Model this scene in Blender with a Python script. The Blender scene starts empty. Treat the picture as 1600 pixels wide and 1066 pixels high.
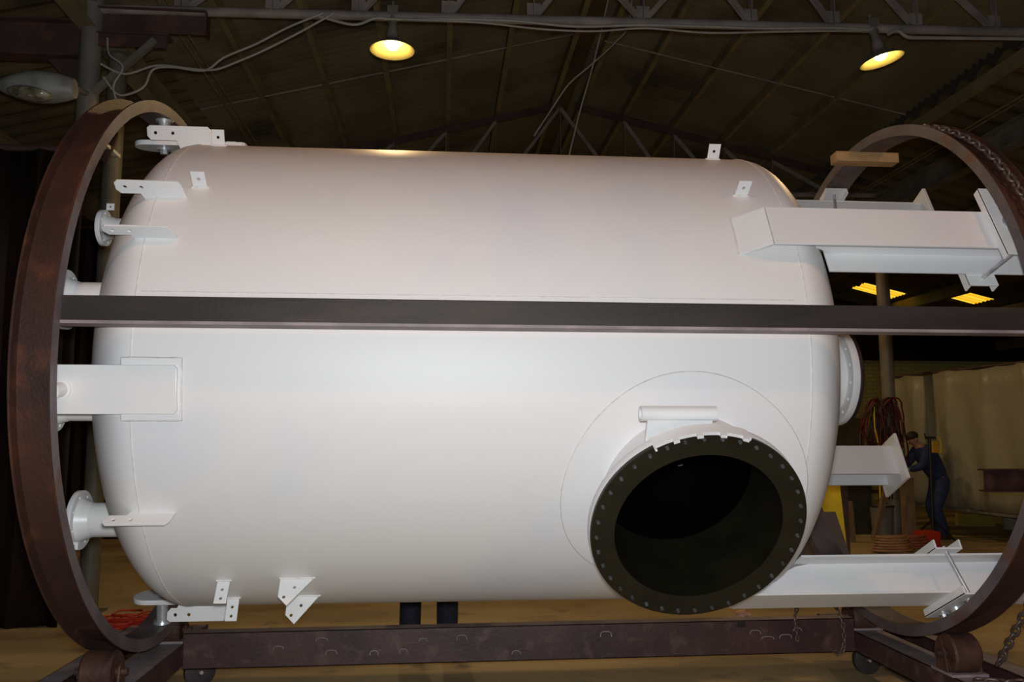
import bpy, bmesh, math, random
from mathutils import Vector, Matrix
from mathutils.bvhtree import BVHTree
R = math.radians
PI = math.pi
S = bpy.context.scene
COL = S.collection

# ------------------------------------------------------------------ camera
cd = bpy.data.cameras.new('camera'); cam = bpy.data.objects.new('camera', cd); COL.objects.link(cam)
cd.sensor_fit = 'HORIZONTAL'; cd.sensor_width = 36; cd.lens = 36 * 1320 / 1600
cd.clip_start = 0.05; cd.clip_end = 200
cam.location = (0, 0, 1.55)
cam.rotation_euler = (R(90 + 6.57), 0, R(-4.76))
S.camera = cam

# ------------------------------------------------------------------ world, exposure
w = bpy.data.worlds.new('world'); S.world = w; w.use_nodes = True
w.node_tree.nodes['Background'].inputs[0].default_value = (1.0, 0.82, 0.6, 1)
w.node_tree.nodes['Background'].inputs[1].default_value = 0.004
S.view_settings.view_transform = 'Standard'
S.view_settings.look = 'None'
S.view_settings.exposure = 0.0
S.view_settings.gamma = 1.0
S.view_settings.use_curve_mapping = False

# ------------------------------------------------------------------ the camera's flash
fl = bpy.data.lights.new('camera_flash', 'SPOT'); fl.energy = 465; fl.color = (0.92, 0.96, 1.0)
fl.shadow_soft_size = 0.07; fl.spot_size = R(120); fl.spot_blend = 0.6
flo = bpy.data.objects.new('camera_flash', fl); COL.objects.link(flo)
flo.location = (0.02, -0.02, 1.64); flo.rotation_euler = (R(90 + 2), 0, R(-3))

# hall lamps: positions of the shaded pendant lamps (light itself made in lamp())
LAMP_W = 108
LAMP_COL = (1.0, 0.66, 0.30)
AX_Y, AX_Z, RT = 5.056, 1.93, 1.30          # vessel axis and radius


# ================================================================== helpers
def lnk(o):
    COL.objects.link(o); return o

def tag(o, label=None, cat=None, group=None, kind=None):
    if label: o['label'] = label
    if cat: o['category'] = cat
    if group: o['group'] = group
    if kind: o['kind'] = kind
    return o

def thing(name, label, cat, loc=(0, 0, 0), group=None):
    o = bpy.data.objects.new(name, None); o.empty_display_size = 0.1
    o.location = loc; lnk(o)
    return tag(o, label, cat, group)

def obj(name, bm, mat, parent=None, smooth=None, bevel=0, label=None):
    """link a bmesh given in world coordinates as one object"""
    me = bpy.data.meshes.new(name)
    bmesh.ops.recalc_face_normals(bm, faces=bm.faces)
    bm.to_mesh(me); bm.free()
    mats = mat if isinstance(mat, (list, tuple)) else [mat]
    for m in mats: me.materials.append(m)
    o = bpy.data.objects.new(name, me); lnk(o)
    place(o, parent)
    if smooth is not None: shade(o, smooth)
    if bevel:
        b = o.modifiers.new('bevel', 'BEVEL'); b.width = bevel; b.segments = 2; b.limit_method = 'ANGLE'; b.angle_limit = R(40)
        for p in me.polygons: p.use_smooth = False
    if label: o['label'] = label
    return o

def world_of(o):
    M = o.matrix_basis.copy(); p = o.parent
    while p:
        M = p.matrix_basis @ M; p = p.parent
    return M

def place(o, parent):
    if parent is not None:
        o.parent = parent
        o.matrix_basis = world_of(parent).inverted() @ o.matrix_basis

def shade(o, ang=35):
    me = o.data
    for p in me.polygons: p.use_smooth = True
    try: me.set_sharp_from_angle(angle=R(ang))
    except Exception: pass

def axes(z, xhint=(1, 0, 0)):
    z = Vector(z).normalized(); x = Vector(xhint)
    if abs(x.normalized().dot(z)) > .98: x = Vector((0, 1, 0))
    x = (x - z * x.dot(z)).normalized(); y = z.cross(x)
    return x, y, z

def mat4(c, x, y, z):
    M = Matrix((x, y, z)).transposed().to_4x4(); M.translation = Vector(c); return M

def obox(bm, c, x, y, z, sx, sy, sz):
    M = mat4(c, Vector(x).normalized(), Vector(y).normalized(), Vector(z).normalized()) @ Matrix.Diagonal((sx, sy, sz, 1))
    bmesh.ops.create_cube(bm, size=1, matrix=M)

def box(bm, c, s):
    obox(bm, c, (1, 0, 0), (0, 1, 0), (0, 0, 1), *s)

def bar(bm, a, b, w, h, up=(0, 0, 1)):
    a, b = Vector(a), Vector(b); d = (b - a)
    x, y, z = axes(d, up)
    obox(bm, (a + b) / 2, x, y, z, h, w, d.length)

def cyl(bm, a, b, r, n=20, r2=None, caps=True):
    a, b = Vector(a), Vector(b); d = b - a
    x, y, z = axes(d)
    bmesh.ops.create_cone(bm, cap_ends=caps, segments=n, radius1=r, radius2=r if r2 is None else r2, depth=d.length, matrix=mat4((a + b) / 2, x, y, z))

def lathe(bm, prof, origin, axis, n=48, closed=False, xhint=(0, 0, 1)):
    """prof: (radius, distance along the axis)"""
    x, y, z = axes(axis, xhint); o = Vector(origin)
    rings = []
    for r, h in prof:
        if r < 1e-6: rings.append([bm.verts.new(o + z * h)])
        else: rings.append([bm.verts.new(o + z * h + (x * math.cos(t) + y * math.sin(t)) * r) for t in (2 * PI * i / n for i in range(n))])
    P = list(zip(rings, rings[1:])) + ([(rings[-1], rings[0])] if closed else [])
    fs = []
    for A, B in P:
        for i in range(n):
            j = (i + 1) % n
            if len(A) == 1 and len(B) == 1: continue
            if len(A) == 1: f = (A[0], B[i], B[j])
            elif len(B) == 1: f = (A[i], B[0], A[j])
            else: f = (A[i], B[i], B[j], A[j])
            fs.append(bm.faces.new(f))
    return fs

def tube_path(bm, pts, r, n=8, closed=False):
    pts = [Vector(p) for p in pts]; rings = []
    N = len(pts); px = None
    for i, p in enumerate(pts):
        if closed: d = pts[(i + 1) % N] - pts[i - 1]
        else: d = pts[min(i + 1, N - 1)] - pts[max(i - 1, 0)]
        x, y, z = axes(d, px if px is not None else (0, 0, 1)); px = x
        rings.append([bm.verts.new(p + (x * math.cos(t) + y * math.sin(t)) * r) for t in (2 * PI * k / n for k in range(n))])
    L = list(zip(rings, rings[1:])) + ([(rings[-1], rings[0])] if closed else [])
    for A, B in L:
        for i in range(n):
            j = (i + 1) % n
            bm.faces.new((A[i], B[i], B[j], A[j]))
    if not closed:
        bm.faces.new(rings[0]); bm.faces.new(rings[-1])

def smooth_pts(pts, k=6):
    pts = [Vector(p) for p in pts]; out = []
    for i in range(len(pts) - 1):
        p0, p1, p2, p3 = pts[max(i - 1, 0)], pts[i], pts[i + 1], pts[min(i + 2, len(pts) - 1)]
        for j in range(k):
            t = j / k
            out.append(.5 * ((2 * p1) + (-p0 + p2) * t + (2 * p0 - 5 * p1 + 4 * p2 - p3) * t * t + (-p0 + 3 * p1 - 3 * p2 + p3) * t ** 3))
    out.append(pts[-1]); return out

def plate(name, outline, holes, th, M, mat, parent=None, bevel=0.0015):
    """flat plate cut from an outline with round holes (x, y, r), thickness th about its own plane"""
    cu = bpy.data.curves.new(name, 'CURVE'); cu.dimensions = '2D'; cu.fill_mode = 'BOTH'
    cu.extrude = th / 2 - bevel; cu.bevel_depth = bevel; cu.bevel_resolution = 1
    def spl(ps):
        s = cu.splines.new('POLY'); s.points.add(len(ps) - 1)
        for q, p in zip(s.points, ps): q.co = (p[0], p[1], 0, 1)
        s.use_cyclic_u = True
    spl(outline)
    for hx, hy, hr in holes:
        nn_ = 96 if hr > .05 else 16
        spl([(hx + hr * math.cos(2 * PI * i / nn_), hy - hr * math.sin(2 * PI * i / nn_)) for i in range(nn_)])
    t = bpy.data.objects.new('tmp', cu); lnk(t)
    dg = bpy.context.evaluated_depsgraph_get(); dg.update()
    me = bpy.data.meshes.new_from_object(t.evaluated_get(dg))
    bpy.data.objects.remove(t); bpy.data.curves.remove(cu)
    me.transform(M); me.materials.clear(); me.materials.append(mat); me.name = name
    o = bpy.data.objects.new(name, me); lnk(o); place(o, parent); shade(o, 30)
    return o

def annulus(name, ro, ri, th, origin, axis, mat, parent, nh=0, rh=0, hr=0.01, phase=0):
    x, y, z = axes(axis, (0, 0, 1))
    out = [(ro * math.cos(2 * PI * i / 120), ro * math.sin(2 * PI * i / 120)) for i in range(120)]
    holes = [(rh * math.cos(2 * PI * (i + phase) / nh), rh * math.sin(2 * PI * (i + phase) / nh), hr) for i in range(nh)]
    if ri: holes.append((0, 0, ri))
    return plate(name, out, holes, th, mat4(origin, x, y, z), mat, parent)

def copy_tree(o, parent=None):
    c = o.copy(); COL.objects.link(c); c.parent = parent
    for ch in list(o.children): copy_tree(ch, c)
    return c

# ================================================================== materials
def nt(name):
    m = bpy.data.materials.new(name); m.use_nodes = True
    n = m.node_tree.nodes; return m, n, m.node_tree.links, n['Principled BSDF']

def noise_mat(name, c1, c2, scale=3.0, rough=0.5, metal=0.0, detail=5, bump=0.0, bscale=60, lo=.35, hi=.65, c3=None, s3=12, spec=0.5, coat=0, stretch=None):
    m, n, l, b = nt(name)
    tc = n.new('ShaderNodeTexCoord'); src = tc.outputs['Object']
    if stretch:
        mp = n.new('ShaderNodeMapping'); mp.inputs['Scale'].default_value = stretch; l.new(src, mp.inputs[0]); src = mp.outputs[0]
    nz = n.new('ShaderNodeTexNoise'); nz.inputs['Scale'].default_value = scale; nz.inputs['Detail'].default_value = detail
    l.new(src, nz.inputs['Vector'])
    cr = n.new('ShaderNodeValToRGB'); cr.color_ramp.elements[0].position = lo; cr.color_ramp.elements[1].position = hi
    cr.color_ramp.elements[0].color = (*c1, 1); cr.color_ramp.elements[1].color = (*c2, 1)
    l.new(nz.outputs[0], cr.inputs[0]); out = cr.outputs[0]
    if c3:
        n3 = n.new('ShaderNodeTexNoise'); n3.inputs['Scale'].default_value = s3; n3.inputs['Detail'].default_value = 6; n3.inputs['Roughness'].default_value = .5; l.new(src, n3.inputs['Vector'])
        r3 = n.new('ShaderNodeValToRGB'); r3.color_ramp.elements[0].position = .55; r3.color_ramp.elements[1].position = .68
        l.new(n3.outputs[0], r3.inputs[0])
        mx = n.new('ShaderNodeMix'); mx.data_type = 'RGBA'; l.new(r3.outputs[0], mx.inputs[0]); l.new(out, mx.inputs[6]); mx.inputs[7].default_value = (*c3, 1)
        out = mx.outputs[2]
    l.new(out, b.inputs['Base Color'])
    b.inputs['Roughness'].default_value = rough; b.inputs['Metallic'].default_value = metal
    b.inputs['Specular IOR Level'].default_value = spec; b.inputs['Coat Weight'].default_value = coat
    if bump:
        nb = n.new('ShaderNodeTexNoise'); nb.inputs['Scale'].default_value = bscale; nb.inputs['Detail'].default_value = 4; l.new(tc.outputs['Object'], nb.inputs['Vector'])
        bp = n.new('ShaderNodeBump'); bp.inputs['Strength'].default_value = bump; bp.inputs['Distance'].default_value = 0.01
        l.new(nb.outputs[0], bp.inputs['Height']); l.new(bp.outputs[0], b.inputs['Normal'])
    return m

def flat(name, c, rough=.6, metal=0, spec=.5):
    return noise_mat(name, tuple(x * .88 for x in c), tuple(min(1, x * 1.1) for x in c), 6, rough, metal, spec=spec)

def emit(name, c, s, c2=None):
    m, n, l, b = nt(name); b.inputs['Base Color'].default_value = (*c, 1)
    b.inputs['Emission Color'].default_value = (*c, 1); b.inputs['Emission Strength'].default_value = s
    return m

WHITE = noise_mat('white_epoxy_paint', (.74, .75, .78), (.80, .80, .79), 1.1, .42, bump=.05, bscale=140, lo=.38, hi=.6, spec=.5)
WHITE2 = noise_mat('white_paint_fittings', (.76, .77, .78), (.82, .82, .80), 4, .35, bump=.04, bscale=90)
SHELLW = noise_mat('white_vessel_paint', (.72, .74, .79), (.80, .79, .775), .9, .48, bump=.035, bscale=170, lo=.36, hi=.52, detail=3)
WELD = noise_mat('painted_weld', (.68, .66, .63), (.80, .79, .76), 30, .4, bump=.3, bscale=90)
RUBBER = noise_mat('black_rubber', (.0075, .0065, .003), (.013, .0115, .005), 5, .42, bump=.05, bscale=80)
LINING = noise_mat('dark_lining', (.002, .002, .0015), (.004, .004, .003), 3, .3)
GASKET = flat('purple_black_gasket', (.018, .009, .013), .5)
RUST = noise_mat('rusty_rolled_steel', (.034, .014, .010), (.062, .023, .014), 2.5, .6, .1, bump=.25, bscale=70, c3=(.10, .034, .016), s3=5)
RUSTG = noise_mat('grey_primed_edge', (.08, .062, .064), (.15, .122, .124), 4, .55, .1, bump=.12, bscale=60, c3=(.12, .055, .035), s3=5)
DARKST = noise_mat('dark_mill_steel', (.018, .0135, .012), (.032, .024, .021), 5, .6, .1, bump=.08, bscale=80, c3=(.05, .028, .018), s3=3, stretch=(.35, 2, 2))
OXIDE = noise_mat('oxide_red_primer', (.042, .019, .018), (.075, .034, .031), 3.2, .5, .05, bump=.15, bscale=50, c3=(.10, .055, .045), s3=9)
OXTOP = noise_mat('pale_grey_steel', (.20, .16, .165), (.33, .27, .27), 5, .6, bump=.15, bscale=50)
ROLLER = noise_mat('rusty_roller', (.05, .022, .016), (.11, .05, .032), 9, .55, .2, bump=.25, bscale=60)
TYRE = flat('dark_wheel_tread', (.035, .026, .026), .6)
ZINC = noise_mat('zinc_bolt', (.45, .47, .50), (.68, .70, .73), 20, .35, .6)
GREYP = noise_mat('grey_painted_steel', (.13, .115, .095), (.21, .19, .16), 3, .55, bump=.1, bscale=30)
TRUSS = noise_mat('dusty_truss_paint', (.20, .165, .145), (.32, .27, .24), 4, .6, bump=.1, bscale=30)
PURLIN = noise_mat('olive_purlin_paint', (.17, .145, .075), (.26, .22, .12), 3, .6)
BROWNB = noise_mat('brown_girder_paint', (.055, .030, .026), (.090, .050, .042), 3, .6, c3=(.12, .05, .03), s3=6)
WOOD = noise_mat('raw_timber', (.30, .17, .07), (.48, .30, .13), 4, .7, stretch=(1, 6, 6))
WOODD = noise_mat('weathered_timber', (.13, .085, .05), (.22, .15, .09), 5, .8, stretch=(4, 4, .8))
CHAINM = noise_mat('rusty_chain', (.09, .065, .055), (.20, .14, .11), 30, .45, .5)
CABLE = flat('grey_cable_sheath', (.34, .31, .27), .5)
RED = flat('red_cable', (.42, .03, .015), .5)
REDD = flat('dark_red_hose', (.10, .008, .006), .5)
BLACK = flat('black_rubber_hose', (.012, .011, .010), .5)
YELLOW = flat('yellow_painted_board', (.90, .68, .04), .5)
GREYB = flat('grey_board', (.14, .12, .125), .7)
SKIN = flat('skin', (.42, .22, .14), .5)
DENIM = noise_mat('dark_denim', (.006, .008, .018), (.013, .016, .034), 25, .85, bump=.3, bscale=50)
COVER = noise_mat('blue_work_cloth', (.012, .022, .075), (.022, .036, .115), 12, .85, bump=.3, bscale=30)
BOOT = flat('brown_work_boot', (.06, .035, .02), .6)
HAIR = flat('black_hair', (.01, .008, .007), .7)
BULB = emit('lamp_bulb', (1.0, .80, .42), 30)

def reflector_mat():
    m, n, l, b = nt('enamel_reflector')
    b.inputs['Base Color'].default_value = (.90, .72, .22, 1); b.inputs['Roughness'].default_value = .35
    return m
REFL = reflector_mat()
SHADEO = noise_mat('lamp_shade_outside', (.16, .14, .12), (.22, .19, .17), 6, .6)

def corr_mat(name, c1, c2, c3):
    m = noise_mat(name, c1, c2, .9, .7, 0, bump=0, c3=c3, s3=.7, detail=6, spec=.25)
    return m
ROOF = corr_mat('dirty_corrugated_sheet', (.095, .072, .036), (.15, .116, .058), (.050, .036, .018))
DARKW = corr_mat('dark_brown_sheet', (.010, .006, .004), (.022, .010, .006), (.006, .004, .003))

def floor_mat():
    m, n, l, b = nt('dusty_concrete')
    tc = n.new('ShaderNodeTexCoord')
    def nz(sc, de, st=(1, 1, 1)):
        mp = n.new('ShaderNodeMapping'); mp.inputs['Scale'].default_value = st; l.new(tc.outputs['Object'], mp.inputs[0])
        q = n.new('ShaderNodeTexNoise'); q.inputs['Scale'].default_value = sc; q.inputs['Detail'].default_value = de; l.new(mp.outputs[0], q.inputs['Vector']); return q
    a = nz(.8, 6, (.6, 1.6, 1)); cr = n.new('ShaderNodeValToRGB')
    cr.color_ramp.elements[0].position = .36; cr.color_ramp.elements[0].color = (.25, .185, .105, 1)
    cr.color_ramp.elements[1].position = .66; cr.color_ramp.elements[1].color = (.50, .385, .205, 1)
    l.new(a.outputs[0], cr.inputs[0])
    c = nz(2.6, 8); r2 = n.new('ShaderNodeValToRGB'); r2.color_ramp.elements[0].position = .60; r2.color_ramp.elements[1].position = .74
    l.new(c.outputs[0], r2.inputs[0])
    mx = n.new('ShaderNodeMix'); mx.data_type = 'RGBA'; l.new(r2.outputs[0], mx.inputs[0]); l.new(cr.outputs[0], mx.inputs[6]); mx.inputs[7].default_value = (.15, .13, .10, 1)
    l.new(mx.outputs[2], b.inputs['Base Color'])
    d = nz(40, 6); bp = n.new('ShaderNodeBump'); bp.inputs['Strength'].default_value = .25; bp.inputs['Distance'].default_value = .01
    l.new(d.outputs[0], bp.inputs['Height']); l.new(bp.outputs[0], b.inputs['Normal'])
    b.inputs['Roughness'].default_value = .62
    return m

def block_mat():
    m, n, l, b = nt('painted_block_wall')
    tc = n.new('ShaderNodeTexCoord'); mp = n.new('ShaderNodeMapping'); mp.inputs['Rotation'].default_value = (R(90), 0, 0); l.new(tc.outputs['Object'], mp.inputs[0])
    br = n.new('ShaderNodeTexBrick'); l.new(mp.outputs[0], br.inputs[0]); br.inputs['Scale'].default_value = 2.5
    br.inputs['Color1'].default_value = (.50, .48, .17, 1); br.inputs['Color2'].default_value = (.42, .40, .15, 1); br.inputs['Mortar'].default_value = (.28, .26, .11, 1)
    br.inputs['Mortar Size'].default_value = .02; l.new(br.outputs[0], b.inputs['Base Color']); b.inputs['Roughness'].default_value = .8
    return m

def sheet_mat():
    m, n, l, b = nt('white_plastic_sheeting')
    b.inputs['Base Color'].default_value = (.31, .29, .20, 1); b.inputs['Roughness'].default_value = .38
    tc = n.new('ShaderNodeTexCoord'); q = n.new('ShaderNodeTexNoise'); q.inputs['Scale'].default_value = 3.5; q.inputs['Detail'].default_value = 6
    l.new(tc.outputs['Object'], q.inputs['Vector']); bp = n.new('ShaderNodeBump'); bp.inputs['Strength'].default_value = .5; bp.inputs['Distance'].default_value = .05
    l.new(q.outputs[0], bp.inputs['Height']); l.new(bp.outputs[0], b.inputs['Normal'])
    return m

# ================================================================== the building
def struct(name, bm, mat, smooth=None):
    o = obj(name, bm, mat, None, smooth); o['kind'] = 'structure'; return o

bm = bmesh.new(); box(bm, (3.5, 9, -.05), (27, 32, .1)); struct('floor', bm, floor_mat())

RX0, RXR, SL = 1.9, 2.15, .255              # ridge, slope
def roofz(x):
    if x < RX0: return 7.27 - SL * (RX0 - x)
    if x > RXR: return 7.27 - .245 * (x - RXR)
    return 7.27

def corr_roof(name, x0, x1, y0, y1, dz=0.0, pitch=.145, amp=.016, nx=1):
    """sheet whose corrugations run down the slope (along X)"""
    bm = bmesh.new(); n = int((y1 - y0) / pitch * 6)
    prev = None
    for i in range(n + 1):
        y = y0 + (y1 - y0) * i / n
        h = amp * math.cos(2 * PI * (y - y0) / pitch)
        cur = [bm.verts.new((x, y, roofz(x) + dz + h)) for x in (x0, x1)]
        if prev: bm.faces.new((prev[0], cur[0], cur[1], prev[1]))
        prev = cur
    return bm

def roof_with_gap(name, x0, x1, y0, y1, dz, pitch, amp): 
    return struct(name, corr_roof(name, x0, x1, y0, y1, dz, pitch, amp), ROOF)
# main gable: two slopes, laid in overlapping courses
roof_with_gap('ceiling', -3.3, 1.9, -2, 8.9, 0, .15, .038)
roof_with_gap('ceiling', -3.3, 1.9, 8.85, 22, .02, .15, .038)
roof_with_gap('ceiling', 2.15, 6.6, -2, 8.9, 0, .15, .038)
roof_with_gap('ceiling', 2.15, 6.6, 8.85, 22, .02, .15, .038)
bm = bmesh.new(); box(bm, (2.025, 10, 7.33), (.5, 24, .03)); struct('ceiling', bm, ROOF)
# lower roof of the side bay on the left
roof_with_gap('ceiling', -9.5, -3.25, -2, 22, -.05, .30, .03)
# side bay on the right, with two translucent panels let into it
def right_roof():
    for (x0, x1, y0, y1) in ((6.55, 9.6, -2, 22), (9.6, 9.95, -2, 22), (9.95, 10.95, -2, 18.8), (9.95, 10.95, 19.6, 22), (10.95, 11.25, -2, 22), (11.25, 12.25, -2, 17.6), (11.25, 12.25, 18.35, 22), (12.25, 16.9, -2, 22)):
        roof_with_gap('ceiling', x0, x1, y0, y1, -.16, .42, .035)
right_roof()
def panel_mat():
    m, n, l, b = nt('amber_translucent_panel')
    tc = n.new('ShaderNodeTexCoord'); wv = n.new('ShaderNodeTexWave'); wv.wave_type = 'BANDS'; wv.bands_direction = 'Y'; wv.inputs['Scale'].default_value = 1.5; wv.inputs['Distortion'].default_value = 1.5
    l.new(tc.outputs['Object'], wv.inputs[0]); cr = n.new('ShaderNodeValToRGB')
    cr.color_ramp.elements[0].color = (.95, .42, .005, 1); cr.color_ramp.elements[1].color = (1, .72, .06, 1); l.new(wv.outputs[1], cr.inputs[0])
    l.new(cr.outputs[0], b.inputs['Emission Color']); l.new(cr.outputs[0], b.inputs['Base Color']); b.inputs['Emission Strength'].default_value = 1.0
    return m
PANEL = panel_mat()
for k, (x0, x1, y0, y1) in enumerate(((9.95, 10.95, 18.8, 19.6), (11.25, 12.25, 17.6, 18.35))):
    o = struct('window_%d' % (k + 1), corr_roof('w', x0, x1, y0, y1, -.16, .14, .012), PANEL)

def wall(name, c, s, m):
    bm = bmesh.new(); box(bm, c, s); return struct(name, bm, m)
BLOCK = block_mat()
wall('wall_back', (8, 21.05, 3.6), (18.4, .2, 7.2), BLOCK)
wall('wall_back', (12, 20.85, 4.6), (10.5, .2, 2.1), DARKW)
def ribbed(name, x0, x1, y, z0, z1, m, pitch=.2, amp=.02):
    bm = bmesh.new(); n = int((x1 - x0) / pitch * 6); prev = None
    for i in range(n + 1):
        x = x0 + (x1 - x0) * i / n; h = amp * math.cos(2 * PI * x / pitch)
        cur = [bm.verts.new((x, y + h, z)) for z in (z0, z1)]
        if prev: bm.faces.new((prev[0], cur[0], cur[1], prev[1]))
        prev = cur
    return struct(name, bm, m)
ribbed('wall_back', -9.6, -1.1, 13.8, 0, 4.9, DARKW)
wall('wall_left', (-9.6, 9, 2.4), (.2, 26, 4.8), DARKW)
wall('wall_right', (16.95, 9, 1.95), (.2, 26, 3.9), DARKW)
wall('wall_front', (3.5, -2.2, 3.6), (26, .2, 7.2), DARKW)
# dark hung partition on the left behind the hoop
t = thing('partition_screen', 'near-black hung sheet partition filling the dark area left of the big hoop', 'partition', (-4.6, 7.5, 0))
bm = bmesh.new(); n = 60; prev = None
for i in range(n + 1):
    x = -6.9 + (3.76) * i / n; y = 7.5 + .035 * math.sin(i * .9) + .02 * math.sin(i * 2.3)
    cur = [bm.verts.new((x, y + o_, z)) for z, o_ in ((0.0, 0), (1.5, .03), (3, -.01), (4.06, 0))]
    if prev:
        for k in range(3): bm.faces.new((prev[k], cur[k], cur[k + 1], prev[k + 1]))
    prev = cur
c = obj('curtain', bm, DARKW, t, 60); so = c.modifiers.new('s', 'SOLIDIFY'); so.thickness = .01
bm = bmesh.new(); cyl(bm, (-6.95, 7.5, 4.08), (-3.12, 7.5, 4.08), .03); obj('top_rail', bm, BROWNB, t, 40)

# purlins
def purlin(x, label, y0=-2, y1=21):
    bm = bmesh.new(); z = roofz(x) - .02 - .075
    box(bm, (x, (y0 + y1) / 2, z), (.012, y1 - y0, .14))
    box(bm, (x + .03, (y0 + y1) / 2, z + .068), (.07, y1 - y0, .01)); box(bm, (x + .03, (y0 + y1) / 2, z - .068), (.07, y1 - y0, .012))
    o = obj('roof_purlin', bm, PURLIN); tag(o, label, 'purlin', 'purlins under the gable roof'); return o
PX = [-2.42, -1.6, -.81, .03, .84, 1.78, 2.26, 2.97, 3.80, 4.65, 5.47]
names = ['first', 'second', 'third', 'fourth', 'fifth']
for i, x in enumerate(PX):
    if i < 5: lb = 'long olive roof purlin on the left slope, %s up from the left eave' % names[i]
    elif i == 5: lb = 'olive ridge purlin on the left side of the dark ridge gap'
    elif i == 6: lb = 'olive ridge purlin on the right side of the dark ridge gap'
    else: lb = 'long olive roof purlin on the right slope, %s down from the ridge gap' % names[i - 7]
    purlin(x, lb)
for i, x in enumerate((8.9, 11.1, 12.6, 14.4)):
    bm = bmesh.new(); box(bm, (x, 15, roofz(x) - .34), (.13, 12, .24))
    tag(obj('roof_purlin', bm, PURLIN), 'heavy tan rafter under the low side roof, %s out from the gable eave' % names[i], 'rafter', 'rafters under the low side roof')

# eave girders running in depth
def girder(name, x, z, y0, y1, w, h, label, m):
    bm = bmesh.new()
    box(bm, (x, (y0 + y1) / 2, z), (.014, y1 - y0, h)); box(bm, (x, (y0 + y1) / 2, z + h / 2), (w, y1 - y0, .014)); box(bm, (x, (y0 + y1) / 2, z - h / 2), (w, y1 - y0, .014))
    tag(obj(name, bm, m), label, 'girder')
girder('eave_girder', -3.22, 5.36, 5.0, 20.9, .16, .24, 'olive eave girder running back behind the left post and loose cables', PURLIN)
girder('eave_girder', -5.2, 4.95, 6.5, 13.7, .18, .26, 'olive girder running back below the street-type lamp at far left', PURLIN)
girder('eave_girder', 7.32, 5.44, 5.0, 20.9, .20, .30, 'heavy brown eave girder running back above the right hoop', GREYP)
bm = bmesh.new(); box(bm, (6.57, 10, 5.88), (.05, 22, .16)); tag(obj('eave_plate', bm, PURLIN), 'thin edge beam under the right end of the gable roof sheets', 'beam')
# conduit pairs along the roof
for x, z, lb in ((-2.75, 5.72, 'pair of thin conduits running back up the left roof slope'), (7.05, 5.72, 'pair of thin conduits running back on the right side roof')):
    t = thing('conduit_run', lb, 'conduit', (x, 6, z))
    for d in (0, .09):
        bm = bmesh.new(); cyl(bm, (x + d, 3, z), (x + d, 18, z), .012, 8); obj('conduit', bm, PURLIN, t, 40)
# cross rods
for a, b, lb in (((-3.2, 11, 5.85), (1.85, 11, 7.12), 'thin steel sag rod crossing the left roof slope'), ((2.2, 11, 7.02), (6.5, 11, 6.1), 'thin steel sag rod crossing the right roof slope')):
    bm = bmesh.new(); cyl(bm, a, b, .011, 8); tag(obj('sag_rod', bm, TRUSS, None, 40), lb, 'rod')

# trusses
XN = [-3.2, -2.42, -1.6, -.81, .03, .84, 1.9, 2.97, 3.80, 4.65, 5.47, 6.5, 7.3]
def truss(y, label, heavy):
    t = thing('roof_truss', label, 'roof truss', (1.9, y, 5.5), 'trusses carrying the gable roof')
    cz = lambda x: 5.53 + .017 * (x - 2)
    m = TRUSS if heavy else BROWNB
    bm = bmesh.new()
    cyl(bm, (-3.2, y, cz(-3.2)), (7.3, y, cz(7.3)), .045, 16)
    obj('bottom_chord', bm, TRUSS, t, 40)
    bm = bmesh.new()
    for a, b in ((-3.2, 1.9), (2.15, 7.3)):
        za, zb = roofz(a) - .26, roofz(b) - .26
        if b == 7.3: zb = 5.78
        for s in (-.03, .03):
            bar(bm, (a, y + s, za), (b, y + s, zb), .012, .10)
    obj('top_chord', bm, m, t)
    def web(a, b):
        bm = bmesh.new()
        for s in (-.022, .022): bar(bm, (a[0], y + s, a[1]), (b[0], y + s, b[1]), .008, .045)
        obj('web_member', bm, TRUSS, t)
    for i, x in enumerate(XN):
        if i in (0, 12): continue
        zt = roofz(x) - .27
        web((x, cz(x)), (x, zt))
        if i < 6: web((x, cz(x)), (XN[i + 1], roofz(XN[i + 1]) - .3))
        if i > 6: web((x, cz(x)), (XN[i - 1], roofz(XN[i - 1]) - .3))
        if i == 6 and heavy:
            web((x, cz(x)), (XN[5], roofz(XN[5]) - .3)); web((x, cz(x)), (XN[7], roofz(XN[7]) - .3))
        bm = bmesh.new()
        box(bm, (x, y, cz(x) + .09), (.13, .012, .15)); obj('gusset_plate', bm, TRUSS, t)
    return t
truss(7.6, 'near roof truss whose pipe bottom chord crosses the top of the picture with lamps', True)
truss(13.3, 'far dark roof truss with its peak showing above the white vessel', False)
truss(1.5, 'roof truss over the camera end of the hall', True)

# columns
def column(x, y, z0, z1, r, m, label, base=True):
    t = thing('steel_column', label, 'column', (x, y, z0))
    bm = bmesh.new(); cyl(bm, (x, y, z0), (x, y, z1), r, 28); obj('shaft', bm, m, t, 40)
    if base:
        bm = bmesh.new(); box(bm, (x, y, z0 + .01), (r * 3, r * 3, .02)); obj('base_plate', bm, m, t)
    bm = bmesh.new(); box(bm, (x, y, z1 - .01), (r * 3, r * 3, .02)); obj('cap_plate', bm, m, t)
    return t
column(-3.13, 8.05, 0, 5.22, .085, flat('olive_grey_column_paint', (.115, .105, .075)), 'olive-grey pipe column standing behind the left hoop')
column(7.3, 13.3, 0, 5.28, .105, GREYP, 'grey pipe column at right with red cable bundle hung on it')
column(6.35, 14.4, 2.2, 5.9, .05, GREYP, 'slim grey hanger post seen between vessel and right column', False)
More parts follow.
